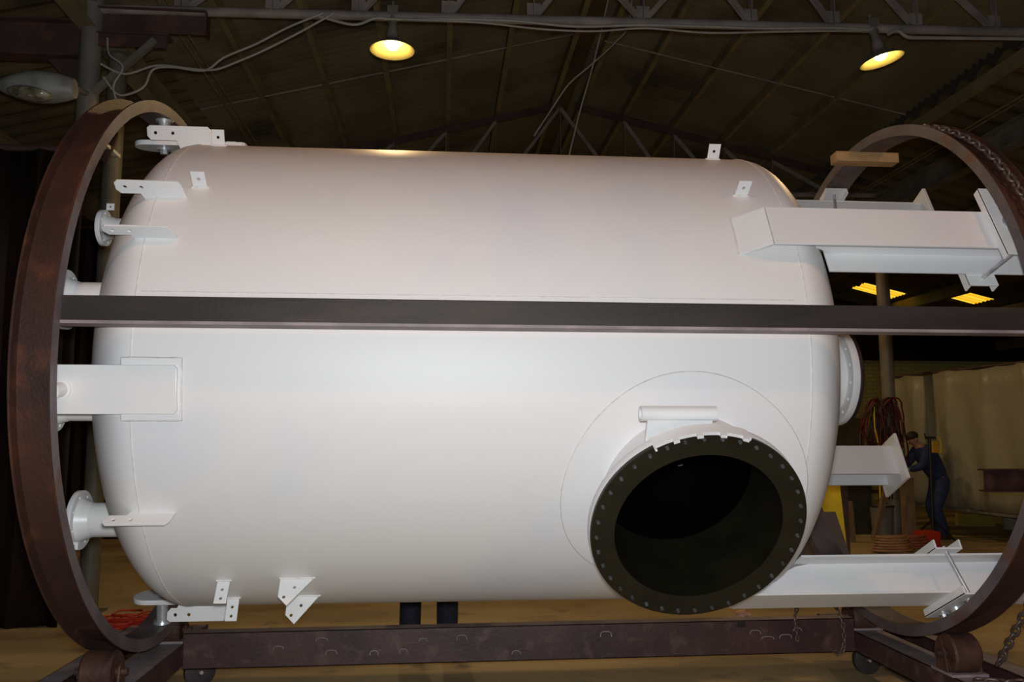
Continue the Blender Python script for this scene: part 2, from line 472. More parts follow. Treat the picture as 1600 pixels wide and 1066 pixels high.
# post stub hanging at the left end of the near truss and its brackets
t = thing('post_bracket', 'grey pipe post with brown bracket arms at top left above the hoop', 'bracket', (-3.2, 7.6, 4.1))
bm = bmesh.new(); cyl(bm, (-3.2, 7.6, 4.15), (-3.2, 7.6, 5.62), .092, 28); obj('post', bm, GREYP, t, 40)
bm = bmesh.new(); box(bm, (-2.66, 7.6, 5.33), (.95, .012, .20)); box(bm, (-2.66, 7.6, 5.435), (.95, .14, .012)); box(bm, (-2.18, 7.6, 5.33), (.012, .14, .21)); obj('upper_arm', bm, BROWNB, t)
bm = bmesh.new(); box(bm, (-2.83, 7.56, 5.13), (.62, .012, .12)); box(bm, (-2.83, 7.6, 5.195), (.66, .13, .012)); obj('lower_arm', bm, BROWNB, t)
bm = bmesh.new(); bar(bm, (-3.13, 7.55, 4.63), (-2.62, 7.55, 5.14), .05, .06, (0, 1, 0)); obj('diagonal_brace', bm, GREYP, t)
M = mat4((-3.24, 7.6, 4.95), Vector((-1, 0, 0)), Vector((0, 0, 1)), Vector((0, 1, 0)))
plate('gusset_plate', [(0, 0), (.33, 0), (0, -.34)], [], .014, M, BROWNB, t)
M = mat4((-3.2, 7.8, 4.25), Vector((1, 0, 0)), Vector((0, 0, 1)), Vector((0, -1, 0)))
plate('foot_bracket', [(-.1, .14), (.2, .14), (.2, .06), (.12, -.2), (-.1, -.06)], [], .03, M, BROWNB, t)
bm = bmesh.new(); box(bm, (-3.16, 7.82, 4.2), (.22, .5, .03)); obj('bracket_shelf', bm, WHITE2, t)
bm = bmesh.new()
box(bm, (-5.9, 7.6, 5.13), (5.2, .014, .32)); box(bm, (-5.9, 7.6, 5.295), (5.2, .17, .016)); box(bm, (-5.9, 7.6, 4.965), (5.2, .17, .016))
tag(obj('roof_girder', bm, BROWNB), 'deep brown girder ending at the left post at top left', 'girder')

# cables under the near truss
def cable(name, pts, r, m, label, group=None, cat='cable'):
    bm = bmesh.new(); tube_path(bm, smooth_pts(pts), r, 8); o = obj(name, bm, m, None, 60); return tag(o, label, cat, group)
Y7 = 7.5
cable('sagging_cable', [(-1.03, Y7, 5.44), (-1.32, Y7, 5.25), (-1.66, Y7, 5.05), (-1.88, Y7, 4.94), (-2.07, Y7, 4.86), (-2.27, Y7, 4.86), (-2.58, Y7, 4.88), (-2.85, Y7, 4.79), (-3.05, 7.46, 4.86)], .011, CABLE, 'upper of two grey cables looping from the truss to the left post')
cable('sagging_cable', [(-1.12, Y7, 5.44), (-1.43, Y7, 5.29), (-1.71, Y7, 5.12), (-1.99, Y7, 4.98), (-2.16, Y7, 4.85), (-2.44, Y7, 4.87), (-2.61, Y7, 4.84), (-2.68, Y7, 4.68), (-2.82, Y7, 4.6), (-2.92, Y7, 4.61), (-3.02, 7.46, 4.74)], .011, CABLE, 'lower grey cable dipping in a loop beside the left post')
cable('sagging_cable', [(-3.02, 7.5, 5.12), (-2.98, 7.46, 4.95), (-2.85, 7.44, 4.83), (-2.93, 7.46, 4.66), (-2.9, 7.46, 4.5), (-2.98, 7.5, 4.46)], .010, CABLE, 'thin cable coiling down the right side of the left post')
cable('chord_cable', [(-1.2, 7.54, 5.44), (-.85, 7.54, 5.36), (-.65, 7.54, 5.43), (-.45, 7.54, 5.43), (.03, Y7, 5.43), (.62, Y7, 5.44), (1.23, Y7, 5.41), (1.84, Y7, 5.45), (2.34, Y7, 5.46), (3.1, Y7, 5.47), (3.67, Y7, 5.50), (4.12, Y7, 5.50)], .014, CABLE, 'grey cable strapped along the pipe chord between the two lit lamps')
cable('chord_cable', [(-.4, Y7, 5.41), (.3, Y7, 5.41), (.9, Y7, 5.37), (1.4, Y7, 5.37), (1.9, Y7, 5.42), (2.5, Y7, 5.40), (3.2, Y7, 5.44), (4.1, Y7, 5.49)], .010, CABLE, 'second thinner cable drooping just below the first along the chord')
cable('chord_cable', [(4.3, Y7, 5.46), (4.4, Y7, 5.50), (4.5, Y7, 5.44), (4.7, Y7, 5.44), (5.7, Y7, 5.47), (7.2, Y7, 5.50)], .018, CABLE, 'cable along the pipe chord to the right of the right lamp')
cable('hanging_wire', [(2.0, 9, 7.2), (1.79, 9, 6.25), (1.65, 9, 5.67), (1.5, 9, 5.14), (1.3, 9, 4.3)], .010, CABLE, 'thin wire hanging down nearly straight behind the vessel top')
cable('hanging_wire', [(2.2, 9.05, 7.2), (2.1, 9.05, 6.3), (1.94, 9.05, 6.04), (1.65, 9, 5.74), (1.4, 9, 5.51), (1.25, 9.05, 5.3), (1.0, 9.05, 4.9)], .010, CABLE, 'thin wire curving down left across the straight hanging wire')

# lamps
def lamp(x, y, z, tilt, label, power=LAMP_W, lcol=LAMP_COL):
    t = thing('pendant_lamp', label, 'lamp', (0, 0, 0), 'shaded lamps under the truss chord')
    bm = bmesh.new()
    prof = [(.052, .0), (.056, -.02), (.060, -.07), (.10, -.10), (.16, -.135), (.205, -.175), (.209, -.178)]
    lathe(bm, prof, (0, 0, 0), (0, 0, 1), 40)
    obj('lamp_shade', bm, SHADEO, t, 50)
    bm = bmesh.new()
    lathe(bm, [(.0, -.088), (.07, -.092), (.10, -.106), (.157, -.140), (.202, -.178), (.209, -.179)], (0, 0, 0), (0, 0, 1), 40)
    obj('reflector', bm, REFL, t, 50, label='glowing yellow enamel inside of the shade')
    bm = bmesh.new(); cyl(bm, (0, 0, 0), (0, 0, .10), .05, 20, .034); cyl(bm, (0, 0, .10), (0, 0, .17), .045, 20); box(bm, (0, 0, .20), (.10, .09, .09)); obj('socket', bm, GREYP, t, 40)
    bm = bmesh.new(); cyl(bm, (0, 0, .2), (0, 0, .30), .014, 12); obj('stem', bm, GREYP, t, 40)
    bm = bmesh.new(); bmesh.ops.create_uvsphere(bm, u_segments=24, v_segments=14, radius=.052, matrix=Matrix.Translation((0, 0, -.125)) @ Matrix.Diagonal((1.15, 1.15, .9, 1)))
    obj('bulb', bm, BULB, t, 80)
    li = bpy.data.lights.new('lamp_light', 'SPOT'); li.energy = power; li.color = lcol; li.shadow_soft_size = .06; li.spot_size = R(165); li.spot_blend = .25
    li.shadow_soft_size = .06 if y > 5 else .16; lo = bpy.data.objects.new('lamp_light', li); lnk(lo); lo.location = (0, 0, -.205); lo.parent = t
    t.location = (x, y, z); t.rotation_euler = (0, R(tilt), 0)
    return t
lamp(-.49, 7.6, 5.33, 0, 'lit yellow lamp with round shade, upright, above the vessel left of centre')
lamp(4.24, 7.6, 5.41, -13, 'lit yellow lamp with round shade, tilted, above the right end of the vessel')
for x, y, lb in ((-.6, 1.5, 'added unseen shaded lamp under the near-end truss, left, warming the vessel top'), (4.2, 1.5, 'added unseen shaded lamp under the near-end truss, right, warming the vessel top'), (-.5, 13.3, 'added shaded lamp under the far truss, left, hidden behind the vessel'), (4.3, 13.3, 'added shaded lamp under the far truss, right, hidden behind the vessel'), ):  # four extra lamps added out of sight; near-end pair tints the vessel top
    lamp(x, y, 5.31, 0, lb, 78 if y < 5 else LAMP_W, (1.0, .47, .25) if y < 5 else LAMP_COL)

# street-type luminaire at top left
t = thing('street_lamp_head', 'unlit white street-type lamp head hanging at far top left', 'lamp', (-3.45, 7.2, 4.5))
bm = bmesh.new()
prev = None; NN = 16
for i in range(NN + 1):
    u = i / NN; x = -3.74 + .60 * u
    wd = .145 * math.sin(PI * min(1, u * .80 + .09)) ** .7; hh = (.14 * math.sin(PI * (u * .72 + .10)) ** .8)
    zc = 4.50 - .01 * u + .02
    ring = []
    for k in range(20):
        a = 2 * PI * k / 20; s, c_ = math.sin(a), math.cos(a)
        ring.append(bm.verts.new((x, 7.2 + c_ * wd, zc + (hh if s > 0 else hh * .95) * s)))
    if prev:
        for k in range(20): bm.faces.new((prev[k], ring[k], ring[(k + 1) % 20], prev[(k + 1) % 20]))
    else: bm.faces.new(ring)
    prev = ring
bm.faces.new(prev)
obj('housing', bm, noise_mat('lamp_head_paint', (.20, .20, .18), (.32, .32, .29), 6, .5), t, 50)
bm = bmesh.new()
bmesh.ops.create_uvsphere(bm, u_segments=24, v_segments=12, radius=1, matrix=Matrix.Translation((-3.47, 7.13, 4.43)) @ Matrix.Rotation(R(6), 4, 'Y') @ Matrix.Diagonal((.19, .10, .06, 1)))
gm = noise_mat('lamp_lens', (.10, .085, .05), (.35, .32, .24), 9, .12, c3=(.5, .48, .4), s3=14); obj('lens', bm, gm, t, 60)
bm = bmesh.new(); cyl(bm, (-3.18, 7.25, 4.55), (-3.18, 7.6, 4.62), .025, 12); obj('mounting_arm', bm, GREYP, t, 40)

# ================================================================== the white pressure vessel
def nv(p): p = R(p); return Vector((0, -math.cos(p), math.sin(p)))
def tv(p): p = R(p); return Vector((0, math.sin(p), math.cos(p)))
EX = Vector((1, 0, 0))
def P(X, psi, d, s=0): return Vector((X, AX_Y, AX_Z)) + nv(psi) * d + tv(psi) * s

V = thing('pressure_vessel', 'huge white-painted horizontal steel tank with black round manway', 'tank', (0.18, AX_Y, .63))
XL, XR, HD = -1.34, 1.70, .44
def head_prof(R_, dep, x0, sgn, n=26):
    out = []
    for i in range(1, n + 1):
        a = (PI / 2) * i / n
        out.append((R_ * math.cos(a) if i < n else 0.0, x0 + sgn * dep * math.sin(a)))
    return out
def shell_prof(R_, dep):
    L = list(reversed(head_prof(R_, dep, XL, -1))) + [(R_, XL)]
    k = 24
    L += [(R_, XL + (XR - XL) * i / k) for i in range(1, k)]
    L += [(R_, XR)] + head_prof(R_, dep, XR, 1)
    return L
def boolean_cut(o, cutters):
    for c in cutters:
        md = o.modifiers.new('b', 'BOOLEAN'); md.operation = 'DIFFERENCE'; md.solver = 'EXACT'; md.object = c
    dg = bpy.context.evaluated_depsgraph_get(); dg.update()
    me = bpy.data.meshes.new_from_object(o.evaluated_get(dg)); o.modifiers.clear()
    o.data = me
MX, MPSI, MR, MD = 1.138, -30.1, .483, 1.54
bm = bmesh.new()
lathe(bm, shell_prof(RT, HD), (0, AX_Y, AX_Z), EX, 160)
bmesh.ops.recalc_face_normals(bm, faces=bm.faces)
f0 = set(bm.faces)
fi = lathe(bm, shell_prof(RT - .02, HD - .02), (0, AX_Y, AX_Z), EX, 160)
for f in fi: f.material_index = 1
me = bpy.data.meshes.new('shell')
# outer out, inner in
bmesh.ops.recalc_face_normals(bm, faces=fi); bmesh.ops.reverse_faces(bm, faces=fi)
bm.to_mesh(me); bm.free(); me.materials.append(SHELLW); me.materials.append(LINING)
shell = bpy.data.objects.new('shell', me); lnk(shell)
cb = bmesh.new(); cyl(cb, P(MX, MPSI, .7), P(MX, MPSI, 1.9), .392, 96)
cme = bpy.data.meshes.new('cut'); cb.to_mesh(cme); cb.free(); cut = bpy.data.objects.new('cut', cme); lnk(cut)
boolean_cut(shell, [cut])
bpy.data.objects.remove(cut)
place(shell, V); shade(shell, 30)

# weld seams: two girth welds and one long seam
def seam(pts, r, closed=False):
    bm = bmesh.new(); tube_path(bm, pts, r, 6, closed); return obj('weld_seam', bm, WELD, V, 60)
for X in (XL, XR):
    seam([P(X, a, RT - .001) for a in range(0, 360, 3)], .0045, True)
seam([P(XL + .02 + i * .08, 11.6, RT - .0012) for i in range(int((XR - XL) / .08))], .0035)
# reinforcing pad of the manway with its weld edge
def pad_patch(cx, psi0, fn, steps_r, nang, d, name, th=.008):
    """patch that lies on the shell; fn(angle)->radius, in (X, arc) coordinates"""
    pass
bm = bmesh.new(); rings = []
for rr in (.40, .46, .52, .583):
    ring = []
    for i in range(120):
        a = 2 * PI * i / 120; dx, ds = rr * math.cos(a), rr * math.sin(a)
        ring.append((MX + dx, MPSI + math.degrees(math.asin(max(-1, min(1, ds / RT))))))
    rings.append(ring)
vr = [[bm.verts.new(P(X, p, RT + .006)) for X, p in ring] for ring in rings]
vr.append([bm.verts.new(P(X, p, RT - .004)) for X, p in [(MX + (X - MX) * 1.01, MPSI + (p - MPSI) * 1.01) for X, p in rings[-1]]])
for A, B in zip(vr, vr[1:]):
    for i in range(120): bm.faces.new((A[i], A[(i + 1) % 120], B[(i + 1) % 120], B[i]))
obj('manway_pad', bm, SHELLW, V, 25)
seam([P(X, p, RT + .002) for X, p in rings[-1]], .0045, True)
# neck
def neck(name, X, psi, ri, ro, d0, d1, m_out, m_in):
    bm = bmesh.new(); f = lathe(bm, [(ro, d0), (ro, d1), (ri, d1), (ri, d0)], P(X, psi, 0), nv(psi), 96, True)
    for k, q in enumerate(f):
        if k >= 96 * 2: q.material_index = 1
    return obj(name, bm, [m_out, m_in], V, 40)
neck('manway_neck', MX, MPSI, .388, .403, 1.10, 1.535, WHITE, LINING)
annulus('manway_flange', MR, .395, .045, P(MX, MPSI, 1.502), nv(MPSI), WHITE, V)
fr = annulus('rubber_facing', MR - .001, .378, .022, P(MX, MPSI, 1.537), nv(MPSI), RUBBER, V)
fr['label'] = 'dark olive-black rubber face ring of the manway'
bm = bmesh.new(); lathe(bm, [(.377, 1.12), (.377, 1.546), (.387, 1.546), (.387, 1.12)], P(MX, MPSI, 0), nv(MPSI), 96, True); obj('rubber_sleeve', bm, RUBBER, V, 40)
nb = 36
for i in range(nb):
    a = 2 * PI * (i + .5) / nb
    c0 = P(MX, MPSI, 1.545) + (EX * math.cos(a) + tv(MPSI) * math.sin(a)) * .456
    bm = bmesh.new(); cyl(bm, c0, c0 + nv(MPSI) * .014, .0105, 10, .007)
    obj('bolt', bm, noise_bolt if i else globals().setdefault('noise_bolt', noise_mat('dull_bolt_end', (.06, .065, .07), (.13, .14, .15), 30, .35, .4)), V, 50)
# white paint edge with torn masking tabs along the top of the flange
bm = bmesh.new()
rnd = random.Random(4)
for k in range(70, 121):
    a = R(k + .5)
    if True:
        dirv = EX * math.cos(a) + tv(MPSI) * math.sin(a)
        hgt = .026 + (.022 if (k // 3) % 4 == 0 else 0)
        c0 = P(MX, MPSI, 1.513 + (hgt - .026) / 2) + dirv * (MR - .002)
        obox(bm, c0, dirv, nv(MPSI).cross(dirv), nv(MPSI), .014, .0095, .072 + (hgt - .026))
obj('paint_edge', bm, WHITE2, V)
# davit socket tube and its bracket above the manway
c0 = P(1.015, MPSI, 1.42, .505)
bm = bmesh.new(); lathe(bm, [(.033, -.165), (.033, .165), (.026, .165), (.026, -.165)], c0, EX, 40, True); dv = obj('hinge_tube', bm, WHITE2, V, 40)
bm = bmesh.new(); u = tv(MPSI); nn = nv(MPSI)
obox(bm, P(1.02, MPSI, 1.44, .44), EX, u, nn, .285, .12, .016)
obj('hinge_bracket', bm, WHITE2, V, None, .002)

# nozzles on the left head
def nozzle(Y, Z, x_in, x_out, rp, rf, nh, tab=None):
    o = Vector((0, Y, Z))
    t = V
    bm = bmesh.new(); lathe(bm, [(rp, -x_in), (rp, -x_out), (rp * .86, -x_out), (rp * .86, -x_in)], o, (-1, 0, 0), 40, True); nz_ = obj('nozzle', bm, WHITE2, V, 40)
    bm = bmesh.new(); lathe(bm, [(rp, -x_out - .055), (rp * 1.35, -x_out - .03), (rp * 1.35, -x_out - .028)], o, (-1, 0, 0), 40)
    f = annulus('flange', rf, rp * .86, .026, Vector((x_out, Y, Z)), (-1, 0, 0), WHITE2, nz_, nh, (rf + rp) / 2 + .004, .0085, .5)
    bm.free()
    bm = bmesh.new(); lathe(bm, [(rp, -x_out - .07), (rp * 1.28, -x_out - .012), (rp, -x_out - .012)], o, (-1, 0, 0), 40, True); obj('weld_hub', bm, WHITE2, nz_, 50)
    if tab:
        c0 = Vector((x_out + .035, Y + tab[0], Z + tab[1])); M = mat4(c0, EX, Vector((0, 0, 1)), Vector((0, -1, 0)))
        plate('grounding_tab', [(-.02, -.018), (.02, -.018), (.02, .018), (-.02, .018)], [(0, 0, .006)], .006, M, WHITE2, nz_, .0008)
    return nz_
nozzle(4.72, 2.70, -1.55, -1.86, .055, .098, 8, (-.02, .115))
nozzle(4.16, 2.21, -1.40, -1.80, .085, .142, 8)
nozzle(4.12, 1.69, -1.40, -1.80, .060, .108, 8)
nozzle(4.62, 1.13, -1.40, -1.86, .088, .150, 8, (-.14, -.115))
# stub and big flange on the right head, on the axis
o_ = Vector((0, AX_Y, AX_Z))
bm = bmesh.new(); lathe(bm, [(.19, 2.08), (.19, 2.40), (.17, 2.40), (.17, 2.08)], o_, EX, 64, True); en = obj('end_nozzle', bm, WHITE2, V, 40)
bm = bmesh.new(); lathe(bm, [(.19, 2.28), (.232, 2.36), (.232, 2.405), (.19, 2.405)], o_, EX, 64, True); obj('weld_hub', bm, WHITE2, en, 40)
annulus('flange', .30, .17, .045, Vector((2.425, AX_Y, AX_Z)), EX, WHITE2, en, 16, .267, .012, .5)
g = annulus('gasket_face', .303, .168, .02, Vector((2.459, AX_Y, AX_Z)), EX, GASKET, en)

# fins (long drilled straps) on the left end
def fin(psi, x0, x1, xs, h=.095, d=RT, lab=None, lift=0.0):
    """x0 free end, x1 end on the shell, xs where the tongue meets the shell"""
    L = x1 - x0
    M = mat4(P(x0, psi, d - .004), EX, nv(psi), EX.cross(nv(psi)))
    sx = xs - x0
    out = [(0.018, .024), (sx - .01, .024), (sx + .012, -.03), (L - .003, -.03), (L, .0), (L - .014, h - .016), (L - .028, h), (.014, h), (0, h - .012), (0, .045)]
    return plate('drilled_strap', out, [(.042, (h + .024) / 2, .0105), (.115 if psi < 60 else .135, (h + .024) / 2, .0105)], .010, M, WHITE2, V)
fin(35.2, -1.515, -1.205, -1.40)
fin(23.8, -1.51, -1.200, -1.39, h=.085)
fin(-33.3, -1.48, -1.185, -1.38, h=.085)
fin(72.0, -1.625, -1.275, -1.46, h=.10)
fin(-86.0, -1.50, -1.17, -1.44)
# small drilled clips
def clip(psi, x, w=.064, h=.088, holes=1, slant=0.0, name='lug_clip'):
    M = mat4(P(x, psi, RT - .003), EX, nv(psi), EX.cross(nv(psi)))
    out = [(-w / 2, 0), (w / 2, 0), (w / 2 + slant, h), (-w / 2 + slant, h)]
    hs = [(slant * .5, h * .55, .0095)] if holes == 1 else [(slant * .5, h * .42, .0085), (slant * .7, h * .80, .0085)]
    o = plate(name, out, hs, .008, M, WHITE2, V)
    bm = bmesh.new(); obox(bm, P(x, psi, RT + .002), EX, tv(psi), nv(psi), w + .02, .022, .010); obj('weld_fillet', bm, WELD, o, None, .004)
    return o
clip(38.9, -1.16); clip(66.5, -1.215); clip(40.6, 1.505, slant=.006); clip(67, 1.525, slant=.006)
clip(84, -1.245, .05, .06)
clip(-55.3, -1.046, .056, .118, 2); clip(-66.0, -1.046, .056, .118, 2)
def gusset(psi, x0):
    M = mat4(P(x0, psi, RT - .003), EX, nv(psi), EX.cross(nv(psi)))
    o = plate('gusset_lug', [(0, 0), (.162, 0), (.045, .142), (0, .098)], [(.072, .052, .009), (.027, .100, .009)], .008, M, WHITE2, V)
    bm = bmesh.new(); obox(bm, P(x0 + .08, psi, RT + .002), EX, tv(psi), nv(psi), .175, .020, .009); obj('weld_fillet', bm, WELD, o, None, .004)
gusset(-54.6, -.773); gusset(-65.2, -.773)

# lifting lugs on their pads, four round the left end
LUGS = (-7.5, 82.5, 172.5, 262.5)
for psi in LUGS:
    M = mat4(P(-1.14, psi, RT + .013), -EX, tv(psi), (-EX).cross(tv(psi)))
    L = .6375; hw = .103
    out = [(.012, -hw), (L - .10, -hw)] + [(L - .10 + hw * .9 * math.sin(R(a)), -hw * math.cos(R(a))) for a in range(15, 180, 15)] + [(L - .10, hw), (.012, hw), (0, hw - .012), (0, -hw + .012)]
    lug = plate('lifting_lug', out, [(.50, 0, .02)], .028, M, WHITE2, V, .003)
    # pad plate bent round the shell
    bm = bmesh.new(); n1, n2 = 8, 10; g_ = {}
    for i in range(n1 + 1):
        for j in range(n2 + 1):
            x = -1.375 + .25 * i / n1; p = psi - 5.9 + 11.8 * j / n2
            g_[i, j, 0] = bm.verts.new(P(x, p, RT + .010)); g_[i, j, 1] = bm.verts.new(P(x, p, RT - .01))
    for i in range(n1):
        for j in range(n2):
            for k in (0, 1): bm.faces.new((g_[i, j, k], g_[i + 1, j, k], g_[i + 1, j + 1, k], g_[i, j + 1, k]))
    for i in range(n1):
        for j in (0, n2): bm.faces.new((g_[i, j, 0], g_[i + 1, j, 0], g_[i + 1, j, 1], g_[i, j, 1]))
    for j in range(n2):
        for i in (0, n1): bm.faces.new((g_[i, j, 0], g_[i, j + 1, 0], g_[i, j + 1, 1], g_[i, j, 1]))
    obj('doubler_pad', bm, SHELLW, lug, 30, .002)
    loop = [P(-1.375 + .25 * i / 8, psi - 5.9, RT + .004) for i in range(9)] + [P(-1.125, psi - 5.9 + 11.8 * j / 8, RT + .004) for j in range(1, 9)] + [P(-1.125 - .25 * i / 8, psi + 5.9, RT + .004) for i in range(1, 9)] + [P(-1.375, psi + 5.9 - 11.8 * j / 8, RT + .004) for j in range(1, 8)]
    bm = bmesh.new(); tube_path(bm, loop, .006, 6, True); obj('weld_fillet', bm, WELD, lug, 60)

# four H-beam legs on the right end
LEGS = (27.2, 117.2, 207.2, 297.2)
LO, LD, LW, LX1 = 1.385, .210, .230, 3.38
tf = .012
for k, psi in enumerate(LEGS):
    xs = 1.555
    n_, t_ = nv(psi), tv(psi)
    bm = bmesh.new()
    obox(bm, P((xs + LX1) / 2, psi, LO - tf / 2), EX, t_, n_, LX1 - xs, LW, tf)
    xi = 1.90
    obox(bm, P((xi + LX1) / 2, psi, LO - LD + tf / 2), EX, t_, n_, LX1 - xi, LW, tf)
    # web, its inner corner cut to the curve of the head
    wv_ = []
    pts = [(xs, LO - tf), (LX1, LO - tf), (LX1, LO - LD), (xi - .06, LO - LD)]
    leg = obj('leg_beam', bm, WHITE, V, None, .002)
    M = mat4(P(0, psi, 0), EX, n_, EX.cross(n_))
    plate('web_plate', [(xs, LO - tf), (xs, RT - .01), (1.72, RT - .015), (1.9, 1.20), (1.98, LO - LD + tf), (LX1, LO - LD + tf), (LX1, LO - tf)], [], .009, M, WHITE, leg, .0005)
    # sloping cap plate down to the shell
    a_, b_ = P(xs - .004, psi, LO - .006), P(1.405, psi, RT - .015)
    d_ = (a_ - b_).normalized(); bm = bmesh.new(); obox(bm, (a_ + b_) / 2, d_, t_, d_.cross(t_), (a_ - b_).length, LW, .012); obj('cap_plate', bm, WHITE2, leg, None, .002)
    bm = bmesh.new(); tube_path(bm, [P(1.405, psi + q, RT) for q in (-5.1, -2.5, 0, 2.5, 5.1)], .006, 6); obj('weld_fillet', bm, WELD, leg, 60)
    # base plate at the free end
    bm = bmesh.new(); obox(bm, P(LX1 + .012, psi, LO - LD / 2), EX, t_, n_, .024, .36, .36); obj('base_plate', bm, WHITE2, leg, None, .003)

# ================================================================== the rotation cage: two hoops and a tie bar
G = thing('rotation_cage', 'rusty brown rolling frame of two tall steel hoops joined by a long bar', 'rolling frame', (.6, AX_Y, .4))
def hoop(x0, x1, ro=1.528, dep=.062):
    bm = bmesh.new(); c = Vector((0, AX_Y, AX_Z)); tw = .010
    ri = ro - dep
    prof = [(ri, x0), (ro, x0), (ro, x0 + tw), (ri + tw, x0 + tw), (ri + tw, x1 - tw), (ro, x1 - tw), (ro, x1), (ri, x1)]
    f = lathe(bm, prof, c, EX, 144, True)
    for q in f:
        cx = q.calc_center_median(); rr = math.hypot(cx.y - AX_Y, cx.z - AX_Z)
        nn_ = len(f)
    for i, q in enumerate(f):
        band = i // 144                        # 0 = left face, 6 = right face, 7 = inside
        q.material_index = 1 if band in (0, 6, 7) else 0
    o = obj('hoop', bm, [RUST, RUSTG], G, 30)
    return o
HL = hoop(-1.735, -1.57)
HR = hoop(2.68, 2.85)
# tie bar: angle iron along the near side
bm = bmesh.new()
z_, y_ = 2.085, 3.60
prof2 = [(-.028, -.052), (.0, -.052)]
x0b, x1b = -1.60, 2.72
box(bm, ((x0b + x1b) / 2, y_, z_), (x1b - x0b, .008, .108))
box(bm, ((x0b + x1b) / 2, y_ + .030, z_ + .052), (x1b - x0b, .062, .008))
tb = obj('tie_bar', bm, [DARKST], G, None, .002)
bm = bmesh.new(); box(bm, ((x0b + x1b) / 2, y_ + .046, z_ - .056), (x1b - x0b, .11, .014)); obj('bottom_flange', bm, OXTOP, tb, None, .001, label='pale grey bottom flange')  # pale flange colour stands in for floor bounce on its underside
bm = bmesh.new(); box(bm, ((x0b + x1b) / 2, 6.51, 2.085), (x1b - x0b, .06, .10)); obj('tie_bar', bm, DARKST, G)
# posts that pin the hoop to the lugs
for psi in LUGS:
    bm = bmesh.new()
    cyl(bm, P(-1.615, psi, 1.325), P(-1.615, psi, 1.464), .032, 24); cyl(bm, P(-1.615, psi, 1.325), P(-1.615, psi, 1.334), .044, 24)
    cyl(bm, P(-1.615, psi, 1.448), P(-1.615, psi, 1.463), .046, 24, .052)
    po = obj('pin_post', bm, ZINC if psi > 0 else WHITE2, HL, 40)
    bm = bmesh.new(); cyl(bm, P(-1.615, psi, 1.288), P(-1.615, psi, 1.300), .036, 24); cyl(bm, P(-1.615, psi, 1.265), P(-1.615, psi, 1.29), .022, 6); obj('bolt_head', bm, ZINC, po, 30)
# clamps that hold the right hoop to each leg
for psi in LEGS:
    n_, t_ = nv(psi), tv(psi)
    cx, sa = 2.735, (-.19, .23)
    sm, sl = (sa[0] + sa[1]) / 2, sa[1] - sa[0]
    bm = bmesh.new()
    # outer channel across the leg flange, its web outwards
    obox(bm, P(cx, psi, LO + .040, sm), EX, t_, n_, .16, sl, .010)
    for q in (-1, 1): obox(bm, P(cx + q * .075, psi, LO + .022, sm), EX, t_, n_, .010, sl, .044)
    cl = obj('clamp_channel', bm, WHITE2, HR, None, .0015)
    for s in (-.13, 0, .13):
        bm = bmesh.new(); cyl(bm, P(cx - .005, psi, LO + .044, s), P(cx - .005, psi, LO + .050, s), .026, 20)
        if s == 0: cyl(bm, P(cx - .005, psi, LO + .045), P(cx + .005, psi, 1.468), .040, 24, .034)
        else: cyl(bm, P(cx - .005, psi, LO + .050, s), P(cx - .005, psi, LO + .068, s), .015, 6)
        obj('bolt', bm, ZINC, cl, 30)
    for s in (-.135, .135):
        bm = bmesh.new(); cyl(bm, P(cx - .05, psi, LO - LD - .03, s), P(cx + .01, psi, LO + .04, s), .010, 12); obj('tie_rod', bm, ZINC, cl, 40)
    bm = bmesh.new(); obox(bm, P(cx - .05, psi, LO - LD - .006), EX, t_, n_, .15, .36, .010)
    for q in (-1, 1): obox(bm, P(cx - .05 + q * .07, psi, LO - LD - .028), EX, t_, n_, .010, .36, .05)
    obj('inner_channel', bm, WHITE2, cl, None, .0015)
# timber block wedged on the far side of the right hoop
bm = bmesh.new(); obox(bm, P(2.735, 93, 1.432), EX, tv(93), nv(93), .42, .09, .066); o = obj('timber_block', bm, WOOD, None, None, .004); tag(o, 'short orange-brown timber block jammed across the inside of the right hoop near its top', 'timber block')

# ================================================================== rolling cradle under the hoops
D = thing('rolling_cradle', 'oxide-brown steel cradle on castors with rollers carrying the hoops', 'cradle', (.6, 5.1, 0))
def channel(bm, a, b, w, h, open_=1):
    """box-ish channel between two points at the centre of its section"""
    a, b = Vector(a), Vector(b); d = (b - a); L = d.length; z = d.normalized(); up = Vector((0, 0, 1)); sd = z.cross(up).normalized(); up = sd.cross(z)
    c = (a + b) / 2
    obox(bm, c + sd * (w / 2 - .004) * open_, sd, up, z, .008, h, L)
    obox(bm, c + up * (h / 2 - .004), sd, up, z, w, .008, L); obox(bm, c - up * (h / 2 - .004), sd, up, z, w, .008, L)
def chan_obj(name, a, b, w, h, open_, parent):
    bm = bmesh.new(); channel(bm, a, b, w, h, open_)
    bmesh.ops.recalc_face_normals(bm, faces=bm.faces)
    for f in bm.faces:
        if f.normal.z > .9 and f.calc_center_median().z > (a[2] + b[2]) / 2 + h * .4: f.material_index = 1  # upward faces take the paler steel
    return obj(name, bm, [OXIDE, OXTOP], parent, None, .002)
# long beam
LB = chan_obj('long_beam', (-1.55, 5.50, .265), (2.68, 5.50, .285), .10, .215, 1, D)
